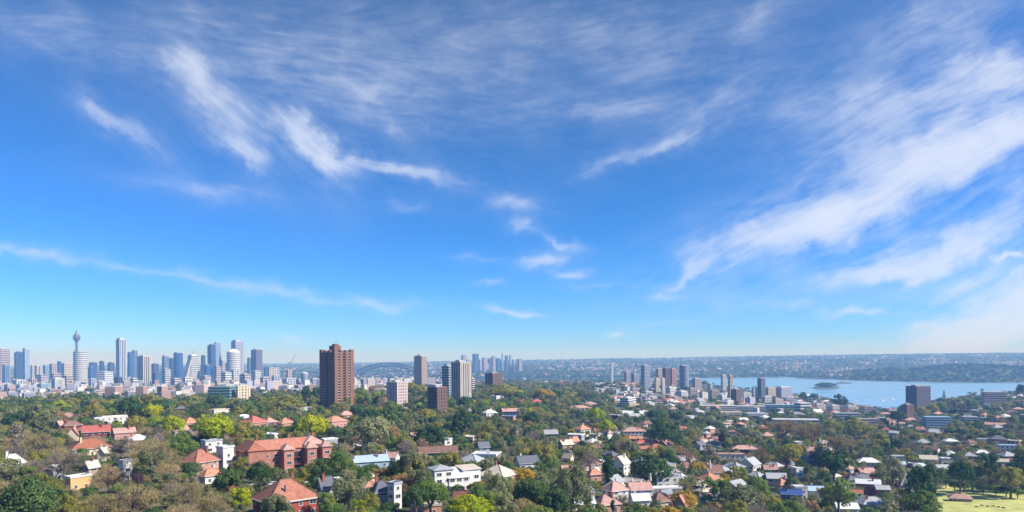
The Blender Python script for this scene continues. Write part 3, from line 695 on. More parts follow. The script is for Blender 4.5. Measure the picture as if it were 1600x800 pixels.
def more_towers():
    T = tower
    T(647, 667, 557, 1500, ('sand', 'grid'), 58, .9, 'grey beige square apartment tower near the arch bridge', 'apartment_tower', glass='grey', clear=True)
    T(604, 637, 598, 820, ('rose', 'punch'), 58, .62, 'squat orange pink apartment block with shaded flank among trees', 'apartment_block', clear=True, ybase=613)
    T(668, 699, 606, 720, ('brown', 'punch'), 50, .8, 'brown brick apartment tower with dark glass top storey', 'apartment_tower', clear=True, ybase=617)
    T(690, 708, 573, 980, ('grey', 'band'), 60, .9, 'dark grey banded tower behind the cream ribbed apartment tower', 'apartment_tower', glass='dark', clear=True, ybase=620)
    T(705, 736, 567, 820, ('stone', 'pier'), 42, .95, 'cream ribbed apartment tower with shaded grey flank above the trees', 'apartment_tower', glass='dark', clear=True, ybase=608)
    T(758, 785, 584, 1350, ('brown', 'punch'), 45, .8, 'dark brown apartment block on the wooded ridge', 'apartment_block', clear=True, ybase=600)
    T(735, 742, 592, 1200, ('rose', 'band'), 40, .8, 'slim rose block beside the cream ribbed apartment tower', 'apartment_block')
    T(326, 391, 604, 900, ('green', 'band'), 66, .45, 'long dark green block with cream end wall and pale roof', 'apartment_block', glass='dark', clear=True, ybase=618)
    T(369, 391, 603.5, 880, ('cream', 'punch'), 22, .35, 'cream end wing with small windows joined to green block', 'apartment_block', clear=True, ybase=622)
    NS = 'far towers beyond the arch bridge'
    for (c, w, yt) in [(725, 9, 555), (731, 6, 562), (743, 10, 553), (751, 7, 562), (757, 8, 559), (765, 6, 560), (771, 7, 557), (778, 8, 560), (785, 3, 553), (791, 5, 556), (797, 4, 555), (803, 6, 562), (812, 8, 561), (737, 7, 568), (762, 9, 568), (784, 7, 566), (795, 8, 568), (748, 8, 570), (772, 8, 569), (804, 6, 570)]:
        T(c - w / 2, c + w / 2, yt, 5400 + random.uniform(-200, 300), (random.choice(['lav', 'grey', 'dark', 'rose', 'navy']), 'band'), 35, .8, 'small hazy office tower in the cluster beyond the arch bridge', 'office_tower', NS, glass='blue', plant=False)
    # waterside blocks
    t, w, d, h = T(954, 958, 568, 2300, ('white', 'band'), 30, .9, 'needle thin white tower rising above the wooded point', 'slim_tower', glass='pale', plant=False)
    D2 = 'blocks on the wooded point by the harbour'
    T(1001, 1016, 572, 1750, ('lav', 'band'), 40, .8, 'tall lavender blue apartment tower on the wooded point', 'apartment_tower', D2, glass='blue', clear=True, ybase=606)
    T(975, 985, 582, 2100, ('rose', 'band'), 35, .8, 'rose slab on the wooded point behind trees', 'apartment_block', D2)
    T(986, 999, 585, 2000, ('lav', 'band'), 35, .8, 'lavender slab beside the tall lavender blue tower', 'apartment_block', D2)
    T(1023, 1030, 592, 1500, ('cream', 'pier'), 35, .8, 'slim cream slab tower with ribs, one of two', 'apartment_tower', D2, clear=True, ybase=618)
    T(1033, 1039, 592, 1560, ('pale', 'pier'), 35, .8, 'slim pale concrete slab tower behind the cream one', 'apartment_tower', D2, clear=True, ybase=612)
    T(1024, 1036, 577, 2150, ('tan', 'band'), 35, .8, 'tan banded block behind the two slim slabs', 'apartment_block', D2)
    T(1035, 1047, 576, 2000, ('brown', 'pier'), 40, .8, 'brown ribbed block with dark strips on the point', 'apartment_block', D2, clear=True, ybase=590)
    T(1046, 1057, 577, 2050, ('pinkbrick', 'pier'), 40, .8, 'pinkish ribbed block joined to brown ribbed block', 'apartment_block', D2)
    T(1061, 1076, 572, 1950, ('grey', 'band'), 40, .8, 'dark blue round tower with small cap on the point', 'apartment_tower', D2, shape='round', glass='blue', clear=True, ybase=590)
    T(1081, 1096, 592, 1800, ('rose', 'grid'), 35, .8, 'rose gridded block among trees by the harbour', 'apartment_block', D2)
    T(1105, 1113, 600, 1700, ('white', 'band'), 35, .8, 'small white round block among trees', 'apartment_block', D2, shape='round')
    T(1126, 1135, 586, 2100, ('white', 'band'), 35, .8, 'white waterside slab behind the tan tower', 'apartment_block', D2)
    T(1137, 1145, 587, 1800, ('tan', 'band'), 45, .8, 'narrow tan apartment tower near the water', 'apartment_tower', D2, clear=True, ybase=606)
    T(1142, 1159, 609, 1550, ('brown', 'punch'), 56, .7, 'brown brick block with cream lit end near the shore', 'apartment_block', D2, clear=True, ybase=624)
    T(1174, 1184, 606, 1800, ('white', 'band'), 35, .8, 'white cube block beside the green glass tower', 'apartment_block', D2)
    T(1183, 1196, 592, 1800, ('brown', 'band'), 50, .8, 'brown topped tower with green glass storeys by the water', 'apartment_tower', D2, glass='teal', clear=True, ybase=616)
    T(1195, 1212, 606, 1850, ('cream', 'punch'), 35, .7, 'cream stepped block on the point', 'apartment_block', D2, clear=True, ybase=618)
    T(1208, 1238, 605, 1900, ('lav', 'grid'), 60, .45, 'long lavender block with cream end facing the harbour', 'apartment_block', D2, glass='blue', clear=True, ybase=624)
    T(1415, 1454, 604, 1300, ('umber', 'grid'), 50, .7, 'large dark brown apartment block standing before the harbour', 'apartment_block', glass='dark', clear=True, ybase=630)
    T(1408, 1428, 633, 1150, ('brown', 'punch'), 50, .7, 'low dark brown block at foot of the dark brown apartment block', 'apartment_block', clear=True, ybase=642)
    SH = 'pale mid-rise blocks between the valley roofs and the harbour'
    for (a, b_, yt, D, st) in [(1040, 1054, 606, 1500, 'white'), (1056, 1074, 612, 1450, 'pale'), (1076, 1090, 608, 1550, 'rose'), (1092, 1106, 614, 1480, 'white'), (1108, 1124, 610, 1600, 'tan'), (1120, 1136, 618, 1500, 'pale'), (1158, 1174, 614, 1620, 'white'), (1164, 1180, 622, 1500, 'lav'), (1190, 1206, 620, 1600, 'white'), (1206, 1224, 624, 1560, 'rose'), (1224, 1242, 622, 1620, 'pale'), (1002, 1020, 612, 1500, 'pale'), (984, 1000, 608, 1600, 'rose'), (1010, 1026, 620, 1400, 'white'), (1050, 1066, 622, 1380, 'tan'), (1082, 1100, 624, 1400, 'pale'), (1130, 1146, 626, 1400, 'white'), (1268, 1290, 632, 1450, 'rose'), (1292, 1312, 634, 1400, 'white'), (1318, 1338, 635, 1420, 'pale'), (1346, 1366, 636, 1400, 'rose')]:
        T(a, b_, yt, D, (st, random.choice(['band', 'grid', 'punch'])), random.choice([25, 40, 55]), random.uniform(.6, 1), {'white': 'white', 'pale': 'pale concrete', 'rose': 'pale rose', 'tan': 'tan', 'lav': 'lavender'}[st] + ' mid-rise block between the valley roofs and the harbour', 'apartment_block', {'white': 'white ', 'pale': 'concrete ', 'rose': 'rose ', 'tan': 'tan ', 'lav': 'lavender '}[st] + SH, glass='grey', clear=True, ybase=yt + 7)
    # broad low halls in the valley
    def hall(x0, x1, yt, Y, st, lab, rel=10, ratio=.3, fl=3.5):
        T(x0, x1, yt, Y, (st, 'band'), rel, ratio, lab, 'low_building', 'long low roofs in the valley', floor=fl, plant=False, glass='dark', clear=True, ybase=yt + 8)
    hall(1092, 1150, 634, 1300, 'white', 'long white low building across the valley, longest of its row')
    hall(1148, 1196, 635, 1330, 'pale', 'long pale concrete low building in the valley row')
    hall(1190, 1242, 633, 1380, 'blue', 'long low pale blue building joined to the white hall')
    hall(1240, 1267, 630, 1400, 'white', 'tall white hall closing the row of low valley buildings', 40, .8, 6)
    hall(1205, 1280, 656, 950, 'white', 'low white roofed building behind the brown bare trees')
    hall(1300, 1345, 646, 1150, 'grey', 'grey low building with pale roof behind valley trees', 20)
    hall(1340, 1372, 655, 1000, 'rose', 'rose low building beside valley trees', 20)
    hall(1440, 1486, 652, 950, 'blue', 'pale blue two storey building below the dark brown apartment block', 25, .4)
    hall(1500, 1530, 652, 1000, 'lav', 'lavender low building on the wooded slope', 25, .5)
    hall(1532, 1572, 613, 1350, 'rose', 'long pale roofed building on the skyline of the wooded slope', 25, .4)
    hall(1120, 1160, 644, 1200, 'rose', 'rose roofed low building in front of the valley row', 25, .4)
    hall(1162, 1200, 646, 1180, 'lav', 'lavender low building in front of the valley row', 25, .4)
    # white banded block near the pink roofs
    T(968, 994, 622, 1150, ('white', 'band'), 60, .6, 'white banded flats with deep balconies beside lime trees', 'apartment_block', clear=True, ybase=640)
    T(975, 1000, 632, 1120, ('tan', 'punch'), 40, .6, 'tan low block next to white banded flats', 'apartment_block')

def crane(px, py, Y, label):
    r = ray(px, py); X = r[0] * Y; z0 = float(HGT(X, Y)) - 1; z = EYE + r[2] * Y
    t = thing('tower_crane', (X, Y, z0), rel_yaw(px, 0), label, 'crane')
    h = z - z0; k = MB()
    for a, b in ((-1, -1), (1, -1), (1, 1), (-1, 1)): k.bar((a, b, 0), (a, b, h * .72), .5)
    for i in range(12): k.bar((-1, -1, h * .06 * i), (1, -1, h * .06 * (i + 1)), .35)
    k.build('mast', M_STEEL, t)
    MB().bar((0, 0, h * .70), (h * .16, 0, h), 1.3).build('jib', M_STEEL, t)
    MB().bar((0, 0, h * .72), (-h * .07, 0, h * .73), 1.6).box(-h * .07, 0, h * .68, 4, 3, 4).build('counterweight', M_STEEL, t)
    MB().box(0, 1.5, h * .69, 2.4, 2.4, 2.6).build('cab', WALL['white'], t)

city(); turret_tower(); brick_tower(); bridge(); more_towers()
crane(454, 553, 3000, 'luffing tower crane with tilted jib above the low city edge')
# ------------------------------------------------------------------ houses
def window_mesh(w, h):
    m = MB()
    m.box(0, 0, 0, w, 0.10, h, 1)                                   # pane, set back
    for (x, z, a, b) in ((0, -.06, w + .24, .12), (0, h - .06, w + .24, .12)): m.box(x, -0.06, z, a, 0.14, b, 0)
    for x in (-w / 2, w / 2, 0): m.box(x, -0.06, 0, .12 if x else .07, 0.13, h, 0)
    return m.mesh('window', [M_FRAME, M_PANE])
def door_mesh():
    m = MB(); m.box(0, 0, 0, 1.0, .1, 2.1, 0); m.box(-.58, -.04, 0, .14, .16, 2.2, 1); m.box(.58, -.04, 0, .14, .16, 2.2, 1); m.box(0, -.04, 2.1, 1.3, .16, .14, 1)
    return m.mesh('door', [M_DOOR, M_FRAME])
WIN, WIN_WIDE, DOOR = window_mesh(1.2, 1.4), window_mesh(2.2, 1.5), door_mesh()

def roof_shape(m, w, d, z, kind, rise, eave=0.6, th=0.25):
    """closed roof over a w x d plan whose walls end at z"""
    W, D = w / 2 + eave, d / 2 + eave
    drop = eave * rise / (min(w, d) / 2)
    zb = z - drop
    if kind == 'hip':
        if w >= d: r = W - D; A, B = (-r, 0, z + rise), (r, 0, z + rise)
        else: r = D - W; A, B = (0, -r, z + rise), (0, r, z + rise)
        c = [(-W, -D, zb), (W, -D, zb), (W, D, zb), (-W, D, zb)]; cb = [(x, y, zz - th) for x, y, zz in c]
        k = len(m.v); m.v += c + cb + [A, B]; a, b = k + 8, k + 9
        if w >= d: fs = [(k, k + 1, b, a), (k + 1, k + 2, b), (k + 2, k + 3, a, b), (k + 3, k, a)]
        else: fs = [(k, k + 1, a), (k + 1, k + 2, b, a), (k + 2, k + 3, b), (k + 3, k, a, b)]
        fs += [(k + 4 + i, k + 4 + (i + 1) % 4, k + (i + 1) % 4, k + i) for i in range(4)] + [(k + 7, k + 6, k + 5, k + 4)]
        m.f += fs; m.m += [0] * len(fs)
        return [(c[i], (A if (i in ((0, 3) if w >= d else (0, 1))) else B)) for i in range(4)] + [(A, B)]
    if kind == 'gable':       # ridge along x
        pr = [(-D, zb), (0, z + rise), (D, zb), (D, zb - th), (0, z + rise - th), (-D, zb - th)]
        k = len(m.v)
        for x in (-W, W): m.v += [(x, y, zz) for y, zz in pr]
        for i in range(6): j = (i + 1) % 6; m.f.append((k + i, k + 6 + i, k + 6 + j, k + j)); m.m.append(0)
        m.f += [(k, k + 1, k + 4, k + 5), (k + 1, k + 2, k + 3, k + 4), (k + 6, k + 11, k + 10, k + 7), (k + 7, k + 10, k + 9, k + 8)]; m.m += [0] * 4
        return [((-W, 0, z + rise), (W, 0, z + rise))]
    if kind == 'skillion':
        k = len(m.v)
        m.v += [(-W, -D, zb - th), (W, -D, zb - th), (W, D, z + rise - th), (-W, D, z + rise - th), (-W, -D, zb), (W, -D, zb), (W, D, z + rise), (-W, D, z + rise)]
        m.f += [(k + 3, k + 2, k + 1, k), (k + 4, k + 5, k + 6, k + 7)] + [(k + i, k + (i + 1) % 4, k + 4 + (i + 1) % 4, k + 4 + i) for i in range(4)]; m.m += [0] * 6
        return []
    m.box(0, 0, z, w + .5, d + .5, .35)                               # flat, with a raised rim
    for (x, y, a, b) in ((0, -d / 2 - .1, w + .5, .3), (0, d / 2 + .1, w + .5, .3), (-w / 2 - .1, 0, .3, d - .1), (w / 2 + .1, 0, .3, d - .1)): m.box(x, y, z + .35, a, b, .45)
    return []

HOUSES = []
def house(X, Y, w, d, hw, yaw, roof, rise, wall, rc, label, group=None, name='house', fine=True, chimney=True, z=None, extra=None):
    z0 = (float(HGT(X, Y)) if z is None else z) - 0.3
    t = thing(name, (X, Y, z0), yaw, label, 'house', group)
    BUILT.append((X, Y, 0.6 * max(w, d), label)); HOUSES.append(t)
    m = MB(); m.box(0, 0, -2.0, w, d, hw + 2.0)
    if roof == 'gable':      # fill the gable triangles
        for s in (-1, 1):
            m.prism([(-1, 0), (1, 0)][:0] or [(s * (w / 2 - .15) - .14, -d / 2), (s * (w / 2 - .15) + .14, -d / 2), (s * (w / 2 - .15) + .14, d / 2), (s * (w / 2 - .15) - .14, d / 2)], hw, hw + rise - .1, 0,
                    [(s * (w / 2 - .15) - .14, -.05), (s * (w / 2 - .15) + .14, -.05), (s * (w / 2 - .15) + .14, .05), (s * (w / 2 - .15) - .14, .05)])
    m.build('wall', WALL[wall], t)
    q = MB(); ridges = roof_shape(q, w, d, hw, roof, rise); ro = q.build('roof', ROOF[rc], t)
    if fine and ridges:
        k = MB()
        for a, b in ridges: k.bar(Vector(a) + Vector((0, 0, .05)), Vector(b) + Vector((0, 0, .05)), .28)
        k.build('ridge_cap', ROOF['brown' if rc in ('terra', 'red', 'rust') else rc], ro)
    if chimney and roof in ('hip', 'gable'):
        c = MB(); cx, cy = random.choice((-.25, .2)) * w, random.choice((-.18, .2)) * d
        c.box(cx, cy, hw, .9, .75, rise + 1.1); c.box(cx, cy, hw + rise + 1.1, 1.1, .95, .2); c.build('chimney', WALL['brick' if wall not in ('white', 'cream') else wall], ro)
    if fine:
        if roof in ('hip', 'gable'):
            k = MB(); ev = .62; zg = hw - .6 * rise / (min(w, d) / 2) - .12
            for b in (-d / 2 - ev, d / 2 + ev): k.box(0, b, zg, w + 1.0, .13, .15)
            if roof == 'hip':
                for a in (-w / 2 - ev, w / 2 + ev): k.box(a, 0, zg, .13, d + 1.0, .15)
            k.build('gutter', M_FRAME, ro)
        if random.random() < .55:
            k = MB(); ax, ay = random.uniform(-.2, .2) * w, random.uniform(-.1, .1) * d; zt = hw + rise * .7
            k.cyl(ax, ay, zt - .5, zt + 2.6, .05, n=6)
            for i in range(5): k.box(ax + (-.5 + i * .25), ay, zt + 2.4, .04, .9 - i * .12, .04)
            k.box(ax, ay, zt + 2.42, 1.3, .04, .04); k.build('aerial', M_STEEL, ro)
        if roof != 'hip' and random.random() < .5:
            k = MB(); k.box(random.uniform(-.3, .3) * w, 0 if roof != 'gable' else .06 * d, hw + (rise if roof == 'gable' else .35) - .1, 1.3, .9, .5); k.build('skylight', M_PANE, ro)
    st = max(1, int(hw / 2.9))
    if fine:
        for s in range(st):
            zz = s * 2.95 + .95
            for (L, off, a) in ((w, d, 0), (d, w, 1), (d, w, -1)):
                n = max(1, int(L / 3.6))
                for i in range(n):
                    u = (-.5 + (i + .5) / n) * L
                    me = WIN_WIDE if (i + s) % 3 == 1 else WIN
                    if a == 0:
                        if s == 0 and i == n // 2: link_mesh('door', DOOR, t, (u, -off / 2 - .05, .05)); continue
                        link_mesh('window', me, t, (u, -off / 2 - .03, zz))
                    else: link_mesh('window', me, t, (a * (off / 2 + .03), u, zz), a * math.pi / 2)
    else:
        g = MB()
        for s in range(st):
            for (L, off, a) in ((w, d, 0), (d, w, 1), (d, w, -1)):
                n = max(1, int(L / 3.4))
                for i in range(n):
                    u = (-.5 + (i + .5) / n) * L
                    if a == 0: g.box(u, -off / 2, s * 2.95 + .95, 1.4, .12, 1.4)
                    else: g.box(a * off / 2, u, s * 2.95 + .95, .12, 1.4, 1.4)
        g.build('window_panes', M_PANE, t, stuff=True)
    return t

def hpx(px, pyb, wpx, hw, roof, rise, wall, rc, label, rel=30, ratio=.8, name='house', clear=1.0, chim=True):
    """house by the centre of its visible foot in the photograph and its width there"""
    g = ground_at(px, pyb)
    X, Y, z = g; phi = math.atan((px - CX) / FPX)
    W = wpx / FPX * Y * math.cos(phi); th = R(abs(rel)); w = W / (math.cos(th) + ratio * math.sin(th)); d = w * ratio
    # the given foot is that of the near corner: move the centre back by half the depth
    yb = 0.5 * (d * math.cos(th) + w * math.sin(th)) * 0.8; s = (Y + yb) / Y; X, Y = X * s, Y + yb
    z = float(HGT(X, Y)); yaw = rel_yaw(px, rel)
    t = house(X, Y, w, d, hw, yaw, roof, rise, wall, rc, label, name=name, fine=Y < 620, chimney=chim)
    top = to_px(X, Y, z + hw + rise)[1]
    CLEAR.append((px - wpx / 2, px + wpx / 2, top, pyb - .30 * (pyb - top), Y - yb, clear))
    return t, X, Y, w, d

H = hpx
EXPLICIT = [
 (173, 664, 60, 6, 'flat', 0, 'white', 'white', 'long white flat roofed house row below the dark ridge trees', 15, .35),
 (151, 688, 44, 6, 'gable', 3.5, 'darkred', 'red', 'bright red roofed brick building with dark red front', -4, .45),
 (194, 687, 36, 5, 'gable', 2.5, 'pinkbrick', 'pink', 'pink brick wing beside the bright red roofed building', 12, .45),
 (112, 676, 34, 5.5, 'hip', 2.6, 'darkred', 'brown', 'dark red brick house beside the bright red roofed building', 20, .6),
 (97, 676, 20, 6, 'gable', 2.4, 'pinkbrick', 'pink', 'pink rendered house with small gables next to bare trees', 30, .8),
 (115, 690, 20, 5, 'gable', 4.0, 'cream', 'terra', 'cream steep gabled house before the red roofed building', 78, 1.1),
 (140, 712, 70, 4.5, 'hip', 4.2, 'cream', 'rust', 'broad rust brown hipped roof house with cream gable wall', 14, .6),
 (88, 754, 22, 6, 'flat', 0, 'white', 'white', 'small white cube house behind the big dark tree', 30, .8),
 (122, 768, 42, 5, 'flat', 0, 'yellow', 'white', 'orange yellow walled house with white flat roof', 30, .5, .45),
 (143, 752, 24, 6, 'gable', 2, 'sand', 'sand', 'sandy house with striped wall above the orange walled house', 35, .7),
 (20, 748, 40, 7, 'hip', 3, 'white', 'white', 'white house half hidden by the big dark tree', 25, .7, .2),
 (196, 752, 22, 8, 'flat', 0, 'white', 'grey', 'narrow white house among bare trees', 35, .8),
 (162, 722, 20, 5, 'gable', 2.5, 'cream', 'sand', 'cream house with curved gable at the rust roof', 60, .8),
 (297, 668, 26, 4, 'hip', 3.5, 'pinkbrick', 'orange', 'orange hipped roof house peeking between lime trees', 25, .8),
 (344, 648, 34, 5, 'flat', 0, 'white', 'sand', 'white flat roofed block with dark ground floor on the ridge', 30, .5),
 (397, 674, 44, 7, 'hip', 4.2, 'orange', 'red', 'red roofed orange brick house above the lime shrub', 40, .9),
 (421, 672, 26, 6.5, 'hip', 2.6, 'darkred', 'pink', 'pink roofed dark brick wing beside the orange brick house', 30, .8),
 (446, 670, 28, 5, 'hip', 3.4, 'pinkbrick', 'orange', 'small orange hipped house beside bright lime tree', 30, .8),
 (523, 674, 40, 8, 'hip', 3.4, 'pinkbrick', 'orange', 'orange roofed house with pink walls behind bright lime tree', 38, .8),
 (540, 656, 30, 5, 'hip', 3, 'pinkbrick', 'pink', 'pink roofed house on the ridge behind grey green tree', 30, .7),
 (515, 697, 26, 4, 'flat', 0, 'grey', 'white', 'low white garage roof below the orange roofed house', 20, .6),
 (312, 742, 62, 6, 'hip', 4.6, 'pinkbrick', 'terra', 'terracotta hipped roof house with white arched side', 38, .85),
 (330, 756, 38, 4, 'hip', 2, 'white', 'orange', 'low white annexe in front of the terracotta hipped house', 30, .6),
 (352, 738, 28, 11, 'flat', 0, 'white', 'white', 'white parapeted tower house beside the terracotta hipped house', 35, .9),
 (331, 716, 34, 9, 'flat', 0, 'white', 'grey', 'white stepped house behind the terracotta hipped roof', 25, .6),
 (390, 733, 50, 6.5, 'hip', 3.4, 'white', 'orange', 'white house with orange hipped roof before brick flats', 36, .8),
 (578, 732, 60, 4, 'gable', 2.4, 'blue', 'blue', 'pale blue sheet roofed house among grey green trees', 14, .5),
 (610, 726, 30, 4.5, 'gable', 2.4, 'white', 'pink', 'small white gabled house beside the pale blue roof', -25, .7),
 (530, 790, 16, 9, 'flat', 0, 'white', 'white', 'narrow white house deep among gum trees', 30, .8),
 (508, 786, 26, 6, 'gable', 3, 'lav', 'slate', 'slate roofed grey house beside narrow white house', 30, .8),
 (617, 796, 22, 9, 'flat', 0, 'white', 'grey', 'white terrace house with rooftop steps among trees', 40, 1),
 (596, 792, 30, 6, 'hip', 3, 'grey', 'slate', 'dark slate roofed house beside white terrace house', 20, .7),
 (684, 720, 62, 5.5, 'gable', 3, 'darkred', 'brown', 'long dark brown brick row behind the white modern villa', 6, .35),
 (698, 702, 18, 7, 'flat', 0, 'white', 'white', 'white stair shaped house above the dark brown row', 30, .8),
 (823, 742, 40, 7, 'gable', 3.2, 'white', 'slate', 'slate roofed house with dark glazed front and white end wall', 24, .7),
 (755, 712, 20, 6, 'gable', 3, 'blue', 'slate', 'small blue grey gabled house in the trees', 20, .8),
 (765, 655, 24, 7, 'hip', 3, 'white', 'white', 'white hipped villa with green shutters on the wooded slope', 30, .7),
 (797, 652, 28, 7, 'gable', 3, 'navy', 'pink', 'navy fronted house with pinkish roof on the wooded slope', 10, .6),
 (838, 632, 20, 4, 'hip', 3.4, 'pinkbrick', 'red', 'coral red hipped roof among the ridge trees', 25, .8),
 (776, 626, 22, 7, 'flat', 0, 'white', 'white', 'white cube villa with dark windows below the cream tower', 50, .8),
 (860, 686, 24, 5, 'gable', 3, 'dark', 'grey', 'dark walled house with pale roof edge among trees', 15, .7),
 (905, 644, 40, 6, 'hip', 3, 'rose', 'pink', 'broad pinkish villa roof below the wooded ridge', 30, .6),
 (922, 636, 24, 5, 'hip', 3, 'white', 'pink', 'pale pink roof next to the broad pinkish villa', 30, .8),
 (910, 682, 26, 7, 'hip', 3.4, 'white', 'orange', 'white house with patchy orange hipped roof', 38, .9),
 (884, 704, 24, 5, 'gable', 3, 'sand', 'sand', 'sand coloured house above the curved pale lane', 30, .8),
 (896, 698, 18, 5, 'gable', 3, 'pinkbrick', 'orange', 'orange roofed cottage beside the sand coloured house', 35, .8),
 (888, 724, 18, 4, 'gable', 3, 'cream', 'sand', 'cream gabled cottage in the dark trees', -30, .8),
 (990, 684, 40, 6.5, 'hip', 3, 'lav', 'pink', 'wide pink hipped roof house with bluish shaded front', 12, .55),  # bluish shade of the front is put into the wall colour
 (993, 692, 24, 4, 'gable', 2, 'redbrick', 'orange', 'bright orange roofed wing before the wide pink roofed house', -8, .6),
 (1006, 700, 38, 4.5, 'hip', 2.4, 'redbrick', 'red', 'red roofed house beside the bright orange roofed wing', 25, .6),
 (1040, 702, 22, 5, 'gable', 3, 'pinkbrick', 'pink', 'small pink gabled house above the big round fig tree', 50, .9),
 (971, 744, 28, 8, 'gable', 4.2, 'white', 'sand', 'white steep gabled house with sunlit cream roof', 62, .9),
 (1008, 752, 38, 6.5, 'hip', 3.2, 'white', 'brown', 'white house with brown hipped roof below the fig tree', 38, .8),
 (1040, 762, 42, 7, 'flat', 0, 'white', 'white', 'large white modern house with glazed veranda', 20, .6),
 (1040, 774, 52, 3.6, 'flat', 0, 'grey', 'white', 'low white terrace pavilion before the large modern house', 20, .35),
 (961, 784, 42, 6, 'hip', 3.4, 'white', 'pink', 'pink hipped roof house with white side among gardens', 38, .8),
 (948, 802, 44, 4, 'hip', 3.2, 'pinkbrick', 'pink', 'salmon tiled hipped house beside a dark cypress', 32, .7),
 (1000, 794, 32, 4, 'gable', 2.4, 'white', 'white', 'white sheet roofed cottage in the gardens', 20, .7),
 (1030, 796, 34, 4.5, 'hip', 3, 'sand', 'brown', 'brown hipped roof cottage beside white sheet roof', 36, .8),
 (1070, 804, 34, 5, 'gable', 4, 'pinkbrick', 'orange', 'orange gabled house below the golden tree', 56, .8),
 (928, 752, 24, 4.5, 'hip', 2.6, 'pinkbrick', 'orange', 'orange roofed cottage below the bare grey tree', 25, .8),
 (1114, 748, 34, 4.5, 'gable', 4, 'white', 'brown', 'brown and orange gabled bungalow with white front', 30, .8),
 (1140, 722, 50, 6, 'flat', 0, 'white', 'pink', 'long white flat roofed house with pink top', 10, .4),
 (1163, 712, 46, 6, 'hip', 2.6, 'darkred', 'pink', 'long pink hipped roof behind the white flat roofed house', 14, .5),
 (1172, 740, 34, 7, 'gable', 4.2, 'white', 'grey', 'white steep gabled house with grey roof', 64, .9),
 (1076, 738, 22, 4, 'gable', 3, 'cream', 'brown', 'cream cottage beside the orange trees', 30, .8),
 (1093, 704, 22, 5, 'gable', 3, 'lav', 'slate', 'blue slate twin gabled house in the trees', 55, .9),
 (1114, 702, 28, 5, 'hip', 3, 'grey', 'slate', 'grey slate hipped house beside the purple tree', 25, .8),
 (1236, 790, 34, 7, 'gable', 2.2, 'navy', 'navy', 'deep blue walled building with blue roof', 6, .5),
 (1249, 780, 26, 7, 'flat', 0, 'white', 'white', 'white cube house behind the deep blue building', 25, .8),
 (1275, 778, 28, 5, 'gable', 2.2, 'white', 'blue', 'pale sheet roofed house beside the white cube house', 12, .6),
 (1222, 768, 22, 5, 'hip', 3.6, 'pinkbrick', 'orange', 'orange pink hipped cottage beside the dark conifer', 40, .8),
 (1246, 752, 20, 9, 'flat', 0, 'white', 'white', 'white stepped terrace house next to the dark conifer', 40, .9),
 (1228, 738, 26, 6, 'gable', 4, 'pinkbrick', 'slate', 'slate gabled brick house above the dark conifer', 60, .9),
 (1262, 728, 24, 6, 'hip', 3, 'navy', 'slate', 'dark slate house beside the yellow tree', 30, .8),
 (1285, 736, 20, 8, 'flat', 0, 'cream', 'pink', 'cream house with white balcony beside the big fig', 40, .8),
 (1268, 712, 24, 5, 'gable', 3, 'cream', 'pink', 'pink roofed cream house behind the yellow tree', 24, .7),
 (1356, 734, 42, 6.5, 'hip', 3, 'lav', 'white', 'white hipped roof villa with lavender shaded front', 20, .6),  # lavender walls carry the front's shade as colour
 (1352, 748, 36, 4.5, 'gable', 3, 'darkred', 'pink', 'pink gabled house below the white hipped villa', 36, .8),
 (1356, 772, 40, 7.5, 'gable', 2.4, 'redbrick', 'white', 'white roofed red brick house with glazed upper floor', 6, .5),
 (1378, 778, 26, 6, 'gable', 2, 'redbrick', 'grey', 'grey roofed brick wing of the white roofed house', 20, .7),
 (1331, 762, 24, 6, 'hip', 3, 'lav', 'slate', 'slate blue hipped house beside the white roofed brick house', 30, .8),
 (1362, 800, 58, 5, 'hip', 3, 'grey', 'grey', 'broad grey sheet roofed house at the narrow street', 30, .7),
 (1322, 806, 40, 4.5, 'gable', 2.4, 'white', 'white', 'white sheet roofed house beside broad grey roof', 20, .6),
 (1403, 722, 26, 5, 'flat', 0, 'white', 'white', 'white flat pavilion among the grey trees', 20, .5),
 (1404, 734, 22, 5, 'gable', 2, 'white', 'blue', 'pale roofed house below the white flat pavilion', 20, .6),
 (1450, 724, 30, 4, 'gable', 3, 'white', 'sand', 'olive roofed house with white walls in the park trees', 10, .6),
 (1478, 726, 24, 5, 'flat', 0, 'white', 'white', 'white cube house above the park hedge', 25, .7),
 (1418, 662, 32, 7, 'hip', 3.4, 'darkred', 'pink', 'dark brick villa with pinkish hipped roof before the harbour', 32, .8),
 (1385, 650, 26, 5, 'hip', 2.6, 'darkred', 'pink', 'red brick house with pale roof edge near the harbour', 20, .7),
 (1485, 696, 26, 5, 'hip', 2.4, 'white', 'white', 'white roofed house on the wooded slope', 25, .7),
 (1535, 692, 22, 4, 'flat', 0, 'white', 'white', 'low white roof in dark trees on the slope', 20, .6),
 (1575, 706, 36, 6, 'flat', 0, 'white', 'blue', 'wide pale blue roofed house in dark trees', 20, .5),
 (1555, 668, 36, 4, 'gable', 2.4, 'sand', 'pink', 'long dusty pink roof on the wooded slope', 10, .4),
 (1566, 728, 22, 4, 'gable', 2, 'cream', 'sand', 'cream cottage above the park tree edge', 20, .6),
 (1590, 644, 24, 5, 'hip', 2.6, 'rose', 'pink', 'rose villa on the wooded slope skyline', 25, .7),
 (1545, 626, 26, 5, 'gable', 2.6, 'pinkbrick', 'terra', 'terracotta roofed house by the palm on the slope', 20, .6),
 (720, 790, 22, 3, 'gable', 2.6, 'pinkbrick', 'terra', 'terracotta roofed shed behind the big lime tree', -20, .7),
 (665, 806, 50, 3.4, 'flat', 0, 'pinkbrick', 'sand', 'low pale roofed building beside the big lime tree', 10, .5),
]
WALL_OK = WALL
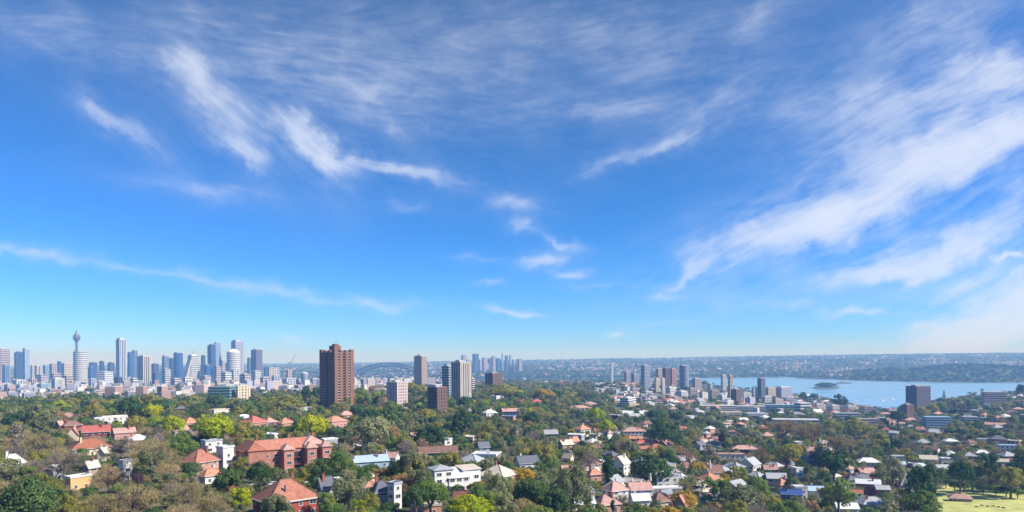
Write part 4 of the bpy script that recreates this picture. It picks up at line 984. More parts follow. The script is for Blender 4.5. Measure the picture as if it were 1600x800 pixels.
for e in EXPLICIT:
    px, pyb, wpx, hw, rf, rise, wl, rc, lab, rel, ratio = e[:11]
    H(px, pyb, wpx, hw, rf, rise, wl, rc, lab, rel, ratio, clear=e[11] if len(e) > 11 else 1.0)

# --- the red hipped house in front
def front_house():
    t, X, Y, w, d = H(447, 812, 106, 6.4, 'hip', 5.4, 'redbrick', 'terra', 'large red hipped roof house with dark red brick walls by the street', 24, .78, 'hipped_house')
    v = MB(); v.box(-w * .12, -d * .30, 6.2, .5, .5, 4.4); v.build('vent_pipe', M_STEEL, t)
    k = MB()
    for (a, b) in ((-w / 2 - .62, 0), (w / 2 + .62, 0)): k.box(a, b, 5.55, .14, d + 1.2, .16)
    for b in (-d / 2 - .62, d / 2 + .62): k.box(0, b, 5.55, w + 1.1, .14, .16)
    k.build('gutter', M_FRAME, t)
front_house()

# --- the long brick flats: a back range and a front range with projecting bays
def brick_flats():
    g = ground_at(432, 738); X, Y = g[0], g[1] + 10; z0 = float(HGT(X, Y)) - .4
    t = thing('brick_flats', (X, Y, z0), rel_yaw(432, 20), 'long pink red brick flats with projecting bays under terracotta hipped roofs', 'building')
    BUILT.append((X, Y, 15, 'the long red brick flats')); BUILT.append((X + 14, Y + 6, 14, 'x')); BUILT.append((X - 12, Y - 2, 10, 'x'))
    CLEAR.append((366, 502, 680, 732, Y - 8, 2.2))
    W, D, hh = 40.0, 13.0, 11.6
    m = MB(); m.box(0, 0, -2, W, D, hh + 2); m.build('wall', WALL['flats'], t)
    q = MB(); r1 = roof_shape(q, W, D, hh, 'hip', 3.6); ro = q.build('roof', ROOF['terra'], t)
    k = MB()
    for a, b in r1: k.bar(Vector(a) + Vector((0, 0, .05)), Vector(b) + Vector((0, 0, .05)), .3)
    k.build('ridge_cap', ROOF['brown'], ro)
    for bx in (-1.5, 9.5, 17.0):
        m = MB(); m.box(bx, -D / 2 - 2.2, -2, 4.6, 4.6, hh + 1.9); b = m.build('bay', WALL['flats'], t)
        q = MB(); roof_shape(q, 5.0, 6.4, hh - .05, 'hip', 2.2, .45); o = q.build('bay_roof', ROOF['pink'], t); o.location = (bx, -D / 2 - 1.4, 0)
        for s in range(3): link_mesh('window', WIN_WIDE, t, (bx, -D / 2 - 4.53, 1 + s * 3.3))
    for (wx, ww, up) in ((-15.5, 8.0, .6), (12.5, 10.0, 1.0)):      # cross wings that break the long roof
        MB().box(wx, -1.2, -2, ww, D + 4.6 if wx < 0 else D - .8, hh + 2 + up).build('cross_wing', WALL['flats'], t)
        q = MB(); roof_shape(q, ww, D + 4.6 if wx < 0 else D - .8, hh + up, 'hip', 3.3, .5); o = q.build('wing_roof', ROOF['pink' if wx > 0 else 'rust'], t); o.location = (wx, -1.2, 0)
    for bx in (4.0, 13.3):     # dark flush sheets stand for shaded stair and balcony recesses, one per floor
        for s in range(3):
            m = MB(); m.box(bx, -D / 2 - .02, .3 + s * 3.3, 3.8, .2, 2.5, 0); m.box(bx, -D / 2 - .75, .1 + s * 3.3, 4.4, 1.4, .2, 1)
            for i in range(9): m.box(bx - 2 + .5 * i, -D / 2 - 1.4, .3 + s * 3.3, .07, .07, .95, 1)
            m.build('balcony', [M_PANE, WALL['darkred']], t)
    for i in range(4):
        for s in range(3): link_mesh('window', WIN_WIDE if i % 2 else WIN, t, (-W / 2 + 2.4 + i * 3.9, -D / 2 - .03, 1 + s * 3.3))
    for i in range(3):
        for s in range(3):
            link_mesh('window', WIN, t, (W / 2 + .03, -4 + i * 4, 1 + s * 3.3), math.pi / 2); link_mesh('window', WIN, t, (-W / 2 - .03, -4 + i * 4, 1 + s * 3.3), -math.pi / 2)
    for cx in (-12, 3, 15):
        c = MB(); c.box(cx, 1.5, hh, 1.1, .9, 5); c.box(cx, 1.5, hh + 5, 1.35, 1.15, .25); c.build('chimney', WALL['brick'], ro)
brick_flats()

# --- white modern villa in the middle ground
def white_villa():
    g = ground_at(712, 768); X, Y = g[0], g[1] + 9; z0 = float(HGT(X, Y)) - .4; u = Y / FPX
    t = thing('modern_villa', (X, Y, z0), rel_yaw(712, 22), 'large white stepped modern villa with pale sloping roofs and terraces', 'house')
    BUILT.append((X, Y, 13, 'the white modern villa')); CLEAR.append((668, 752, 712, 762, Y - 9, 2.2))
    def wing(cx, cy, w, d, h, rk, rise, wl, rc):
        MB().box(cx, cy, -2, w, d, h + 2).build('wall', WALL[wl], t)
        q = MB(); roof_shape(q, w, d, h, rk, rise, .5); o = q.build('roof', ROOF[rc], t); o.location = (cx, cy, 0)
        n = max(2, int(w / 3.0))
        for s in range(max(1, int(h / 3))):
            for i in range(n): link_mesh('window', WIN_WIDE, t, (cx + (-.5 + (i + .5) / n) * w, cy - d / 2 - .03, 1 + 3.0 * s))
            for i in range(2): link_mesh('window', WIN, t, (cx + w / 2 + .03, cy + (-.25 + .5 * i) * d, 1 + 3.0 * s), math.pi / 2)
    wing(-48 * u * .55, 1, 34 * u * .9, 9, 10.0, 'hip', 1.6, 'white', 'grey')
    wing(-2 * u, 2.0, 34 * u, 12, 6.2, 'skillion', 2.6, 'white', 'white')
    wing(26 * u, 5.0, 30 * u, 9, 8.4, 'skillion', .8, 'white', 'sand')
    MB().box(8 * u, -6.5, -2, 54 * u, 4.0, 4.6).build('terrace', WALL['pale'], t)
    k = MB()
    for i in range(20): k.box(8 * u - 27 * u + 54 * u * i / 19, -8.4, 2.6, .08, .08, 1.0)
    k.box(8 * u, -8.4, 3.6, 54 * u, .12, .1); k.build('railing', M_FRAME, t)
white_villa()

# --- pavilion on the lawn
def pavilion():
    g = ground_at(1505, 784); X, Y = g[0], g[1] + 3; z0 = float(HGT(X, Y)); W = 34 / FPX * Y * .85
    t = thing('park_pavilion', (X, Y, z0), rel_yaw(1505, 8), 'low brown roofed park pavilion standing alone on the lawn', 'pavilion')
    BUILT.append((X, Y, 9, 'the park pavilion')); CLEAR.append((1484, 1526, 764, 786, Y - 8, 1))
    MB().box(0, 0, -1, W, W * .5, 3.6).build('wall', WALL['darkred'], t)
    q = MB(); roof_shape(q, W, W * .5, 2.6, 'hip', 1.9, .9); q.build('roof', ROOF['pink'], t)
    n = 5
    for i in range(n): link_mesh('window', WIN_WIDE, t, ((-.5 + (i + .5) / n) * W, -W * .25 - .03, .9))
    link_mesh('door', DOOR, t, (W / 2 + .05, 0, 0), math.pi / 2)
    for i in range(7): MB().cyl((-.5 + i / 6) * (W + 1.2), -W * .25 - .75, -.5, 2.4, .1, n=8).build('post', M_FRAME, t)
pavilion()
NAMED = [(b[0], b[1], b[3]) for b in BUILT if b[3] != 'x' and b[1] < 2600]
# ------------------------------------------------------------------ trees: crowns of leaf faces, tapered trunks
def cards(P, Nrm, size, rng, aspect=1.0, jitter=0.36, axis=None):
    n = len(P)
    Nn = Nrm + rng.normal(0, jitter, (n, 3)); Nn /= np.linalg.norm(Nn, axis=1, keepdims=True) + 1e-9
    A = rng.normal(0, 1, (n, 3)) if axis is None else axis + rng.normal(0, .25, (n, 3))
    A -= Nn * (A * Nn).sum(1, keepdims=True); A /= np.linalg.norm(A, axis=1, keepdims=True) + 1e-9
    B = np.cross(Nn, A)
    s = (size * rng.uniform(.6, 1.35, n))[:, None] / 2
    V = np.stack([P - A * s * aspect, P - B * s * .8, P + A * s * aspect, P + B * s * .8], 1).reshape(-1, 3)
    return V, np.arange(4 * n).reshape(n, 4)
def blobs_for(shape, rng):
    """clump centres and radii; reference tree is 10 m wide and 10 m high"""
    C, Rr = [], []
    if shape == 'round':
        for _ in range(44):
            v = rng.normal(0, 1, 3); v /= np.linalg.norm(v); v[2] = abs(v[2]) * 1.0 - .25
            k = rng.uniform(.62, 1.0); C.append((v[0] * 3.9 * k, v[1] * 3.9 * k, 5.4 + v[2] * 3.7 * k)); Rr.append(rng.uniform(.8, 1.45))
    elif shape == 'broad':
        for _ in range(46):
            a = rng.uniform(0, 2 * math.pi); q = math.sqrt(rng.uniform(.02, 1)) * 4.1
            zt = 8.8 - (q / 4.1) ** 2 * 3.2; C.append((q * math.cos(a), q * math.sin(a), zt - rng.uniform(0, 2.6) - .8)); Rr.append(rng.uniform(.75, 1.5))
    elif shape == 'gum':
        for _ in range(30):
            a = rng.uniform(0, 2 * math.pi); q = math.sqrt(rng.uniform(.0, 1)) * 4.0; h = rng.uniform(3.6, 9.3)
            q *= .55 + .45 * math.sin(math.pi * min(1, max(0, (h - 2.4) / 7.2))); C.append((q * math.cos(a), q * math.sin(a), h)); Rr.append(rng.uniform(.6, 1.3))
    elif shape == 'column':
        for i in range(26):
            h = 0.9 + 8.6 * i / 26; q = 1.5 * math.sin(math.pi * (0.12 + .88 * (1 - i / 26)) ** .8) ; a = rng.uniform(0, 6.28); C.append((q * .5 * math.cos(a), q * .5 * math.sin(a), h)); Rr.append(.5 + q * .42)
    return np.array(C), np.array(Rr)
def crown_mesh(shape, lod, seed):
    rng = np.random.default_rng(seed)
    n, size = {0: (6500, .36), 1: (2600, .56), 2: (700, 1.0)}[lod]
    if shape in ('round', 'broad', 'gum', 'column'):
        C, Rr = blobs_for(shape, rng)
        if shape == 'gum': n = int(n * .72)
        if shape == 'column': n = int(n * .5); 
        w = Rr ** 2 / (Rr ** 2).sum(); b = rng.choice(len(C), n, p=w)
        D = rng.normal(0, 1, (n, 3)); D[:, 2] += .35; D /= np.linalg.norm(D, axis=1, keepdims=True)
        P = C[b] + D * (Rr[b] * rng.uniform(.72, 1.08, n))[:, None]
        mid = np.array([0, 0, 5.0]); out = P - mid; out /= np.linalg.norm(out, axis=1, keepdims=True)
        V, F = cards(P, D * .75 + out * .45, size, rng)
    elif shape == 'bare':
        V0, F0 = [], []
        # fine twigs fanning from limb ends
        n = {0: 3600, 1: 1700, 2: 520}[lod]; tw = {0: .07, 1: .11, 2: .24}[lod]
        C, Rr = blobs_for('broad', rng)
        b = rng.integers(0, len(C), n); D = rng.normal(0, 1, (n, 3)); D[:, 2] = np.abs(D[:, 2]) * .9 + .1; D /= np.linalg.norm(D, axis=1, keepdims=True)
        P = C[b] + D * (Rr[b] * rng.uniform(.1, 1.15, n))[:, None]
        ax = D * .7 + (C[b] - np.array([0, 0, 2.0])) * .12; ax /= np.linalg.norm(ax, axis=1, keepdims=True)
        V, F = cards(P, np.cross(ax, rng.normal(0, 1, (n, 3))), tw, rng, aspect={0: 9, 1: 6.5, 2: 4}[lod], jitter=.1, axis=ax)
        m2 = n // 2; k = rng.integers(0, n, m2); V2, F2 = cards(P[k] + D[k] * .3, D[k], {0: .16, 1: .24, 2: .5}[lod], rng)
        V = np.concatenate([V, V2]); F = np.concatenate([F, F2 + len(V) - len(V2)])
    elif shape == 'conifer':
        n = {0: 4200, 1: 1800, 2: 500}[lod]; t = rng.uniform(0, 1, n) ** 1.25; lay = np.round(t * 13) / 13; h = 1.2 + 8.8 * lay + rng.normal(0, .08, n)
        a = np.round(rng.uniform(0, 11, n)) / 11 * 6.283 + lay * 7 + rng.normal(0, .11, n); rm = 2.5 * (1 - lay) ** .85 + .12; q = rm * np.sqrt(rng.uniform(.03, 1, n))
        P = np.stack([q * np.cos(a), q * np.sin(a), h - q * .22], 1); D = np.stack([np.cos(a) * .35, np.sin(a) * .35, np.ones(n)], 1)
        V, F = cards(P, D, size * .9, rng, jitter=.35)
    elif shape == 'palm':
        n = 26; Vs, Fs = [], []
        for i in range(n):
            a = rng.uniform(0, 6.283); up = rng.uniform(.1, 1.1); L = 3.2
            pts = [np.array([math.cos(a) * L * s, math.sin(a) * L * s, 8.6 + up * L * s * .8 - 2.6 * s * s * L * .5]) for s in np.linspace(0, 1, 5)]
            sd = np.array([-math.sin(a), math.cos(a), 0])
            for k in range(4):
                w0, w1 = .45 * math.sin(math.pi * (k / 4 * .9 + .1)), .45 * math.sin(math.pi * ((k + 1) / 4 * .9 + .1)); o = len(Vs)
                Vs += [pts[k] - sd * w0, pts[k] + sd * w0, pts[k + 1] + sd * w1, pts[k + 1] - sd * w1]; Fs.append((o, o + 1, o + 2, o + 3))
        V, F = np.array(Vs), np.array(Fs)
    return np_mesh('crown', V, F, [LEAF['mid']])
def tube(m, pts, rad, n=6):
    k = len(m.v)
    for p, r in zip(pts, rad):
        for i in range(n): m.v.append((p[0] + r * math.cos(6.283 * i / n), p[1] + r * math.sin(6.283 * i / n), p[2]))
    for j in range(len(pts) - 1):
        for i in range(n): a, b = k + j * n + i, k + j * n + (i + 1) % n; m.f.append((a, b, b + n, a + n)); m.m.append(0)
def trunk_mesh(shape, seed):
    rnd = random.Random(seed); m = MB()
    if shape in ('conifer', 'column'): tube(m, [(0, 0, -1.5), (0, 0, 4), (0, 0, 9.4)], [.24, .18, .04])
    elif shape == 'palm': tube(m, [(0, 0, -1), (.15, 0, 4), (.1, .05, 8.7)], [.3, .2, .16])
    else:
        fork = {'round': 2.6, 'broad': 3.0, 'gum': 3.4, 'bare': 2.6}[shape]
        tube(m, [(0, 0, -1.5), (.05, 0, fork * .5), (0, .05, fork)], [.42, .32, .28])
        nl = 12 if shape == 'bare' else 7
        for i in range(nl):
            a = i * 2.4 + rnd.uniform(-.4, .4); q = rnd.uniform(1.6, 3.6); h = rnd.uniform(5.0, 8.2)
            e = (q * math.cos(a), q * math.sin(a), h)
            tube(m, [(0, 0, fork - .3), (e[0] * .45, e[1] * .45, fork + (h - fork) * .55), e], [.19, .12, .03], 5)
            if shape == 'bare':
                for s in (-1, 1):
                    b = a + s * .6; tube(m, [(e[0] * .45, e[1] * .45, fork + (h - fork) * .55), (e[0] * .45 + 1.9 * math.cos(b), e[1] * .45 + 1.9 * math.sin(b), h + rnd.uniform(-.3, .8))], [.1, .02], 4)
    return m.mesh('trunk', M_BARK)
NV = {'round': 4, 'broad': 4, 'gum': 4, 'bare': 4, 'column': 1, 'conifer': 2, 'palm': 1}
CROWN = {(s, l, k): crown_mesh(s, l, 100 * i + 10 * l + k) for i, (s, c) in enumerate(NV.items()) for l in (0, 1, 2) for k in range(c) if not (s == 'palm' and l)}
TRUNK = {(s, k): trunk_mesh(s, 5 * i + k) for i, (s, c) in enumerate(NV.items()) for k in range(min(2, c))}
KIND_NAME = {'dark': 'fig_tree', 'mid': 'broadleaf_tree', 'gum': 'gum_tree', 'olive': 'olive_green_tree', 'lime': 'lime_green_tree', 'gold': 'golden_tree', 'rust': 'rust_brown_tree', 'twig': 'bare_tree', 'mauve': 'bare_tree', 'purple': 'purple_tree', 'pine': 'pine_tree'}
KIND_SAY = {'dark': 'dark green dense tree', 'mid': 'mid green leafy tree', 'gum': 'grey green airy gum tree', 'olive': 'olive gold leafy tree', 'lime': 'lime green young leaved tree', 'gold': 'golden yellow tree', 'rust': 'rust brown leaved tree', 'twig': 'bare brown twiggy tree', 'mauve': 'bare mauve grey twiggy tree', 'purple': 'dark purple leaved tree', 'pine': 'dark needled pine tree'}

LANDMARKS = [(150, 680, 'the bright red roofed brick building'), (140, 705, 'the broad rust brown roof'), (50, 775, 'the big dark tree'), (122, 760, 'the orange walled house'), (432, 715, 'the long brick flats'), (489, 662, 'the bright lime tree'),
 (336, 665, 'the lime topped dark tree'), (313, 730, 'the terracotta hipped house'), (447, 785, 'the large red hipped house'), (526, 620, 'the tall red brick tower'), (581, 670, 'the grey green spreading tree'), (578, 722, 'the pale blue sheet roof'), (530, 780, 'the narrow white house'),
 (630, 618, 'the squat orange pink block'), (720, 622, 'the cream ribbed tower'), (712, 745, 'the white modern villa'), (736, 790, 'the big lime tree'), (823, 735, 'the slate house with white end'), (831, 765, 'the golden edged dark trees'), (838, 630, 'the coral red roof'), (765, 650, 'the white hipped villa on the slope'),
 (921, 715, 'the bare grey tree'), (947, 663, 'the two lime trees'), (981, 632, 'the white banded flats'), (990, 680, 'the wide pink hipped roof'), (1020, 720, 'the big round fig'), (1040, 757, 'the large white modern house'), (950, 790, 'the salmon tiled hipped house'), (1089, 728, 'the orange tree'), (1114, 742, 'the brown and orange bungalow'),
 (1160, 710, 'the long pink hipped roof'), (1184, 765, 'the small yellow tree'), (1231, 706, 'the big yellow tree'), (1236, 783, 'the deep blue building'), (1303, 718, 'the large dark fig'), (1356, 727, 'the white hipped roof villa'), (1356, 760, 'the white roofed brick house'), (1364, 792, 'the broad grey roof'),
 (1150, 638, 'the long white low building'), (1236, 665, 'the brown bare trees'), (1434, 622, 'the dark brown apartment block'), (1418, 655, 'the dark brick villa'), (1458, 656, 'the pale blue two storey building'), (1505, 775, 'the park pavilion'), (1450, 718, 'the olive roofed house'), (1555, 665, 'the long dusty pink roof'), (1575, 700, 'the wide pale blue roof'), (1579, 745, 'the gold tinted park tree'),
 (60, 640, 'the ridge trees below the city'), (360, 612, 'the long dark green block'), (202, 632, 'the dark ridge tree'), (660, 660, 'the wooded slope centre'), (1000, 600, 'the tall lavender blue tower'), (1215, 612, 'the long lavender block')]
def near(px, py):
    return min(LANDMARKS, key=lambda l: (l[0] - px) ** 2 + (3 * (l[1] - py)) ** 2)[2]

def place_tree(X, Y, w, h, sp, shape, label, group=None, var=None, name=None):
    z = float(HGT(X, Y)); lod = 0 if Y < 330 else 1
    k = random.randrange(NV[shape]) if var is None else var
    if shape == 'palm': lod = 0
    t = thing(name or KIND_NAME[sp], (X, Y, z), random.uniform(0, 6.28), label, 'tree', group)
    t.scale = (w / 10, w / 10, h / 10)
    c = link_mesh('crown', CROWN[(shape, lod, k)], t)
    c.material_slots[0].link = 'OBJECT'; c.material_slots[0].material = LEAF[sp]
    link_mesh('trunk', TRUNK[(shape, k % min(2, NV[shape]))], t)
    return t

TREES = []     # (apparent size, X, Y, w, h, species, shape, label, explicit)
def tpx(px, pyc, wpx, hpx_, sp, shape, label):
    """tree by the centre of its crown in the photograph, its width and height there"""
    kz, KH = (.64, 1.5) if shape in ('round', 'broad', 'bare') else (.60, 1.3) if shape == 'gum' else (.52, 1.05)
    f = lambda Y: kz * KH * hpx_ / FPX * Y
    g = ground_at(px, pyc, f)
    if g is None: return
    X, Y, z = g; w = wpx / FPX * Y; h = hpx_ / FPX * Y * KH
    if shape in ('conifer',): w *= 1.9
    if shape == 'column': w *= 2.6
    if shape == 'palm': w *= 1.5
    TREES.append((1e6 + wpx, X, Y, w, h, sp, shape, label, True))
    if Y < 1400: CLEAR.append((px - wpx * .36, px + wpx * .36, pyc - hpx_ * .45, pyc + hpx_ * .2, Y - w * .3, .8))

E = [ # px, py of crown centre, width, height, species, shape, label
 (59, 650, 36, 30, 'lime', 'round', 'lime tree with sunlit side among dark ridge trees'), (24, 652, 46, 26, 'dark', 'broad', 'dark spreading tree beside the sunlit lime tree'), (94, 632, 34, 22, 'lime', 'broad', 'lime capped tree on the ridge below the white box block'),
 (90, 645, 30, 26, 'rust', 'broad', 'dull brown tree beneath the lime capped ridge tree'), (147, 641, 36, 24, 'olive', 'round', 'yellow gold tree behind the white house row'), (202, 634, 46, 36, 'dark', 'round', 'big very dark round tree on the ridge'), (239, 640, 36, 28, 'lime', 'round', 'lime round tree beside the very dark ridge tree'),
 (271, 661, 42, 34, 'lime', 'round', 'bright lime round tree before the orange roofed house'), (336, 664, 68, 50, 'lime', 'round', 'large spreading tree with lime top and dark heart'), (330, 676, 44, 32, 'dark', 'round', 'dark crown added as shade under the large lime topped tree'), (384, 678, 44, 18, 'lime', 'broad', 'low lime shrub tree before the orange brick house'),  # the extra dark crown stands for the lime topped tree's own shaded heart
 (279, 612, 20, 26, 'dark', 'conifer', 'dark broad pine against the city foot'), (489, 661, 62, 42, 'lime', 'round', 'brightest lime round tree on the hillside'), (581, 664, 84, 50, 'gum', 'broad', 'wide grey green spreading tree with brown tips'), (610, 672, 40, 36, 'rust', 'broad', 'brown tinged tree edging the wide spreading tree'),
 (50, 772, 104, 74, 'dark', 'broad', 'very big dark green tree at the orange walled house'), (14, 790, 60, 50, 'mid', 'broad', 'mid green tree under the very big dark one'), (98, 790, 50, 40, 'olive', 'gum', 'olive tree growing beside the very big dark one'),
 (26, 690, 20, 60, 'mauve', 'column', 'dark grey upright bare tree among brown trees'), (208, 770, 88, 54, 'twig', 'bare', 'large bare brown tree before narrow white house'), (240, 705, 88, 49, 'twig', 'bare', 'large bare olive brown tree above the mauve one'), (212, 792, 56, 26, 'mauve', 'bare', 'low mauve grey bare tree'),
 (60, 690, 64, 42, 'twig', 'bare', 'bare brown tree beside the dark upright tree'), (100, 715, 67, 41, 'mauve', 'bare', 'bare grey tree below the rust roof'), (290, 770, 72, 49, 'twig', 'bare', 'bare yellow brown tree next to terracotta hipped house'), (330, 790, 64, 36, 'twig', 'bare', 'bare yellow brown tree next to lime shrub'), (215, 748, 20, 34, 'purple', 'round', 'small dark tree among the bare brown trees'),
 (170, 740, 56, 36, 'twig', 'bare', 'bare brown tree between orange walled and narrow white houses'), (20, 705, 48, 39, 'mauve', 'bare', 'bare grey tree above the half hidden white house'), (150, 788, 72, 41, 'twig', 'bare', 'bare gold brown tree below the orange walled house'), (260, 735, 56, 41, 'twig', 'bare', 'bare brown tree rising beside the terracotta hipped roof'),
 (357, 745, 56, 42, 'dark', 'round', 'dark rounded tree before the white parapeted house'), (405, 738, 48, 38, 'dark', 'round', 'dark rounded tree before the orange roofed white house'), (376, 782, 46, 34, 'lime', 'gum', 'lime feathery tree beside the red hipped house'), (440, 748, 30, 22, 'gum', 'gum', 'grey green tree behind the white parked car'),
 (530, 730, 60, 46, 'mid', 'gum', 'mid green gum before the pale blue roof'), (500, 745, 50, 42, 'dark', 'gum', 'dark gum beside the brick flats'), (545, 765, 70, 52, 'gum', 'gum', 'big grey olive gum around the narrow white house'), (565, 742, 44, 34, 'mid', 'round', 'green round tree beside the grey olive gum'), (560, 790, 26, 20, 'lime', 'gum', 'small lime tree below the gums'),
 (640, 735, 60, 50, 'gum', 'gum', 'tall grey wispy gum between the villa and pale roof'), (672, 765, 70, 46, 'mid', 'round', 'broad green tree before the white modern villa'), (650, 775, 50, 40, 'dark', 'round', 'dark tree joined to the broad green one'), (736, 792, 88, 40, 'lime', 'round', 'big rounded lime gold tree at the pool'), (775, 765, 56, 54, 'gum', 'gum', 'olive brown gum beside the white modern villa'),
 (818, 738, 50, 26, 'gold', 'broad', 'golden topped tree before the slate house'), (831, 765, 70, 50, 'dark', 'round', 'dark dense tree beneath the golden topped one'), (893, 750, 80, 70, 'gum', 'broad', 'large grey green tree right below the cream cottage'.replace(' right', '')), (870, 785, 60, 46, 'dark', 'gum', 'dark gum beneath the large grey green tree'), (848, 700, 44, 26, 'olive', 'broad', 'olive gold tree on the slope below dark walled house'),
 (921, 713, 30, 36, 'mauve', 'bare', 'bare grey upright tree above the orange roofed cottage'), (722, 655, 44, 40, 'dark', 'round', 'dark blue green tree in the middle of the slope'), (672, 672, 60, 30, 'dark', 'broad', 'dark spreading tree on the middle slope'), (755, 681, 30, 18, 'olive', 'round', 'yellow green tree on the middle slope'), (931, 645, 34, 24, 'lime', 'round', 'lime tree, upper of two above the white orange roofed house'), (947, 665, 32, 26, 'lime', 'round', 'lime tree, lower of two above the white orange roofed house'),
 (1020, 720, 72, 40, 'dark', 'broad', 'big dark round fig above the brown hipped white house'), (1040, 668, 60, 34, 'dark', 'broad', 'dark green tree mass above the small pink gabled house'), (1231, 706, 46, 34, 'olive', 'round', 'big yellow dome tree in the valley'), (1245, 702, 24, 22, 'gold', 'round', 'gold flank of foliage beside the big yellow dome tree'), (1303, 718, 62, 44, 'dark', 'round', 'large dark fig beside the cream balcony house'), (1283, 705, 34, 26, 'pine', 'broad', 'blackish tree joined to the large dark fig'),
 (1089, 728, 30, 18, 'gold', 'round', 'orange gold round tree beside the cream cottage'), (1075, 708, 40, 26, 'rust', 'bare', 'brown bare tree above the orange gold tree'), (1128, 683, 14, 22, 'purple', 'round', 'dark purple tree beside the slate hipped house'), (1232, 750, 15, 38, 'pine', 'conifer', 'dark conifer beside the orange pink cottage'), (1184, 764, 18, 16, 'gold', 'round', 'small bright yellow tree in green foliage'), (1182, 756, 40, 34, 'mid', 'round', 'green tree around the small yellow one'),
 (1068, 775, 46, 26, 'gold', 'broad', 'golden shrub tree before the large modern house'), (1225, 664, 80, 30, 'rust', 'bare', 'brown bare spreading tree behind the big yellow dome tree'), (1270, 672, 60, 30, 'rust', 'bare', 'brown bare tree beside the low white roofed building'), (1310, 690, 60, 24, 'rust', 'bare', 'brown bare tree above the large dark fig'), (1190, 705, 26, 30, 'rust', 'bare', 'brown bare tree beside the long pink roof'),
 (1340, 668, 50, 28, 'olive', 'gum', 'pale yellow green tree in the valley'), (1370, 690, 40, 28, 'olive', 'gum', 'pale olive tree above the white hipped villa'), (1300, 666, 36, 20, 'olive', 'gum', 'small pale yellow tree beside the grey low building'), (1440, 760, 60, 60, 'dark', 'gum', 'dark street tree edging the lawn'), (1437, 790, 64, 44, 'mid', 'gum', 'thick green tree at the lawn corner'), (1408, 780, 24, 30, 'gold', 'gum', 'gold tinted tree by the narrow street'),
 (1579, 745, 50, 36, 'olive', 'round', 'gold tinted round tree at the lawn edge'), (1545, 728, 40, 34, 'dark', 'gum', 'dark tree behind the lawn edge'), (1500, 735, 50, 40, 'dark', 'round', 'dark tree above the lawn hedge'), (1520, 755, 34, 14, 'dark', 'broad', 'low dark hedge tree on the lawn edge'), (1478, 752, 22, 12, 'dark', 'round', 'small clipped dark tree on the lawn edge'), (1545, 750, 40, 18, 'mauve', 'bare', 'grey bare tree on the lawn edge'),
 (1600, 730, 50, 50, 'dark', 'gum', 'tall dark tree beyond the gold tinted one'), (1475, 618, 9, 17, 'pine', 'conifer', 'dark upright pine standing against the harbour'), (1535, 613, 7, 14, 'mid', 'palm', 'lone palm against the harbour'), (1597, 606, 20, 16, 'dark', 'round', 'dark tree on the skyline of the wooded slope'), (1395, 735, 40, 40, 'gum', 'gum', 'grey gum beside the white roofed brick house'),
 (1310, 772, 60, 46, 'mid', 'gum', 'green tree beside the white sheet roofed house'), (1290, 768, 30, 24, 'gold', 'gum', 'yellow tinted tree beside the pale sheet roofed house'), (1155, 770, 80, 40, 'gum', 'broad', 'wide grey green tree in the gardens below the bungalow'), (1120, 768, 60, 36, 'mid', 'gum', 'green garden tree below the bungalow'), (985, 700, 30, 24, 'gum', 'gum', 'grey green tree before the wide pink roof'),
 (950, 735, 22, 50, 'dark', 'column', 'dark cypress beside the white steep gabled house'), (921, 792, 20, 32, 'pine', 'column', 'dark cypress beside the salmon tiled house'), (958, 794, 9, 24, 'pine', 'column', 'thin cypress before the salmon tiled house'), (655, 606, 36, 18, 'olive', 'broad', 'yellow green tree on the knoll beside the squat block'), (640, 604, 30, 18, 'olive', 'round', 'yellow tree behind the squat orange pink block'),
 (478, 612, 18, 30, 'pine', 'round', 'tall dark tree beside the tall brick tower'), (540, 616, 60, 20, 'olive', 'broad', 'pale olive tree at foot of the tall brick tower'), (440, 625, 70, 26, 'olive', 'broad', 'pale yellow olive tree mass on the ridge crest'), (790, 606, 60, 20, 'olive', 'broad', 'yellow olive tree on the wooded ridge by the brown block'), (850, 612, 40, 18, 'gold', 'broad', 'orange tinted tree on the wooded ridge'),
 (1272, 618, 16, 12, 'dark', 'round', 'dark tree at the shore before the harbour'), (1312, 626, 30, 20, 'dark', 'gum', 'dark shore tree against the water'), (1255, 618, 14, 14, 'dark', 'round', 'dark tree at the tip of the point'),
 (18, 738, 54, 36, 'gum', 'gum', 'grey green gum screening the half hidden white house'), (46, 742, 40, 28, 'mid', 'gum', 'green tree between the half hidden white house and small white cube'),
 (1402, 648, 30, 24, 'dark', 'round', 'dark tree beside the red brick house near the harbour'), (1440, 640, 26, 18, 'olive', 'broad', 'olive tree at foot of the dark brown apartment block'), (1456, 638, 24, 16, 'olive', 'round', 'pale olive tree beside the dark brown apartment block'), (1470, 634, 22, 16, 'mid', 'round', 'green tree below the upright pine at the harbour'), (1426, 645, 22, 14, 'mid', 'broad', 'green tree before the low dark brown block'), (1492, 632, 34, 22, 'gum', 'gum', 'grey gum on the slope beside the upright pine'), (1515, 630, 26, 18, 'mid', 'round', 'green tree on the slope near the lone palm'),
 (496, 612, 24, 18, 'dark', 'round', 'dark tree at the flank of the tall brick tower'), (520, 610, 40, 16, 'olive', 'broad', 'pale olive tree directly before the tall brick tower'), (562, 612, 26, 20, 'mid', 'round', 'green tree next to the tall brick tower'), (700, 628, 30, 20, 'mid', 'round', 'green tree at foot of the cream ribbed tower'), (728, 626, 28, 20, 'dark', 'round', 'dark tree at foot of the cream ribbed tower'), (676, 632, 30, 16, 'mid', 'broad', 'green tree before the brown brick tower'), (620, 622, 34, 16, 'gum', 'broad', 'grey green tree before the squat orange pink block')]
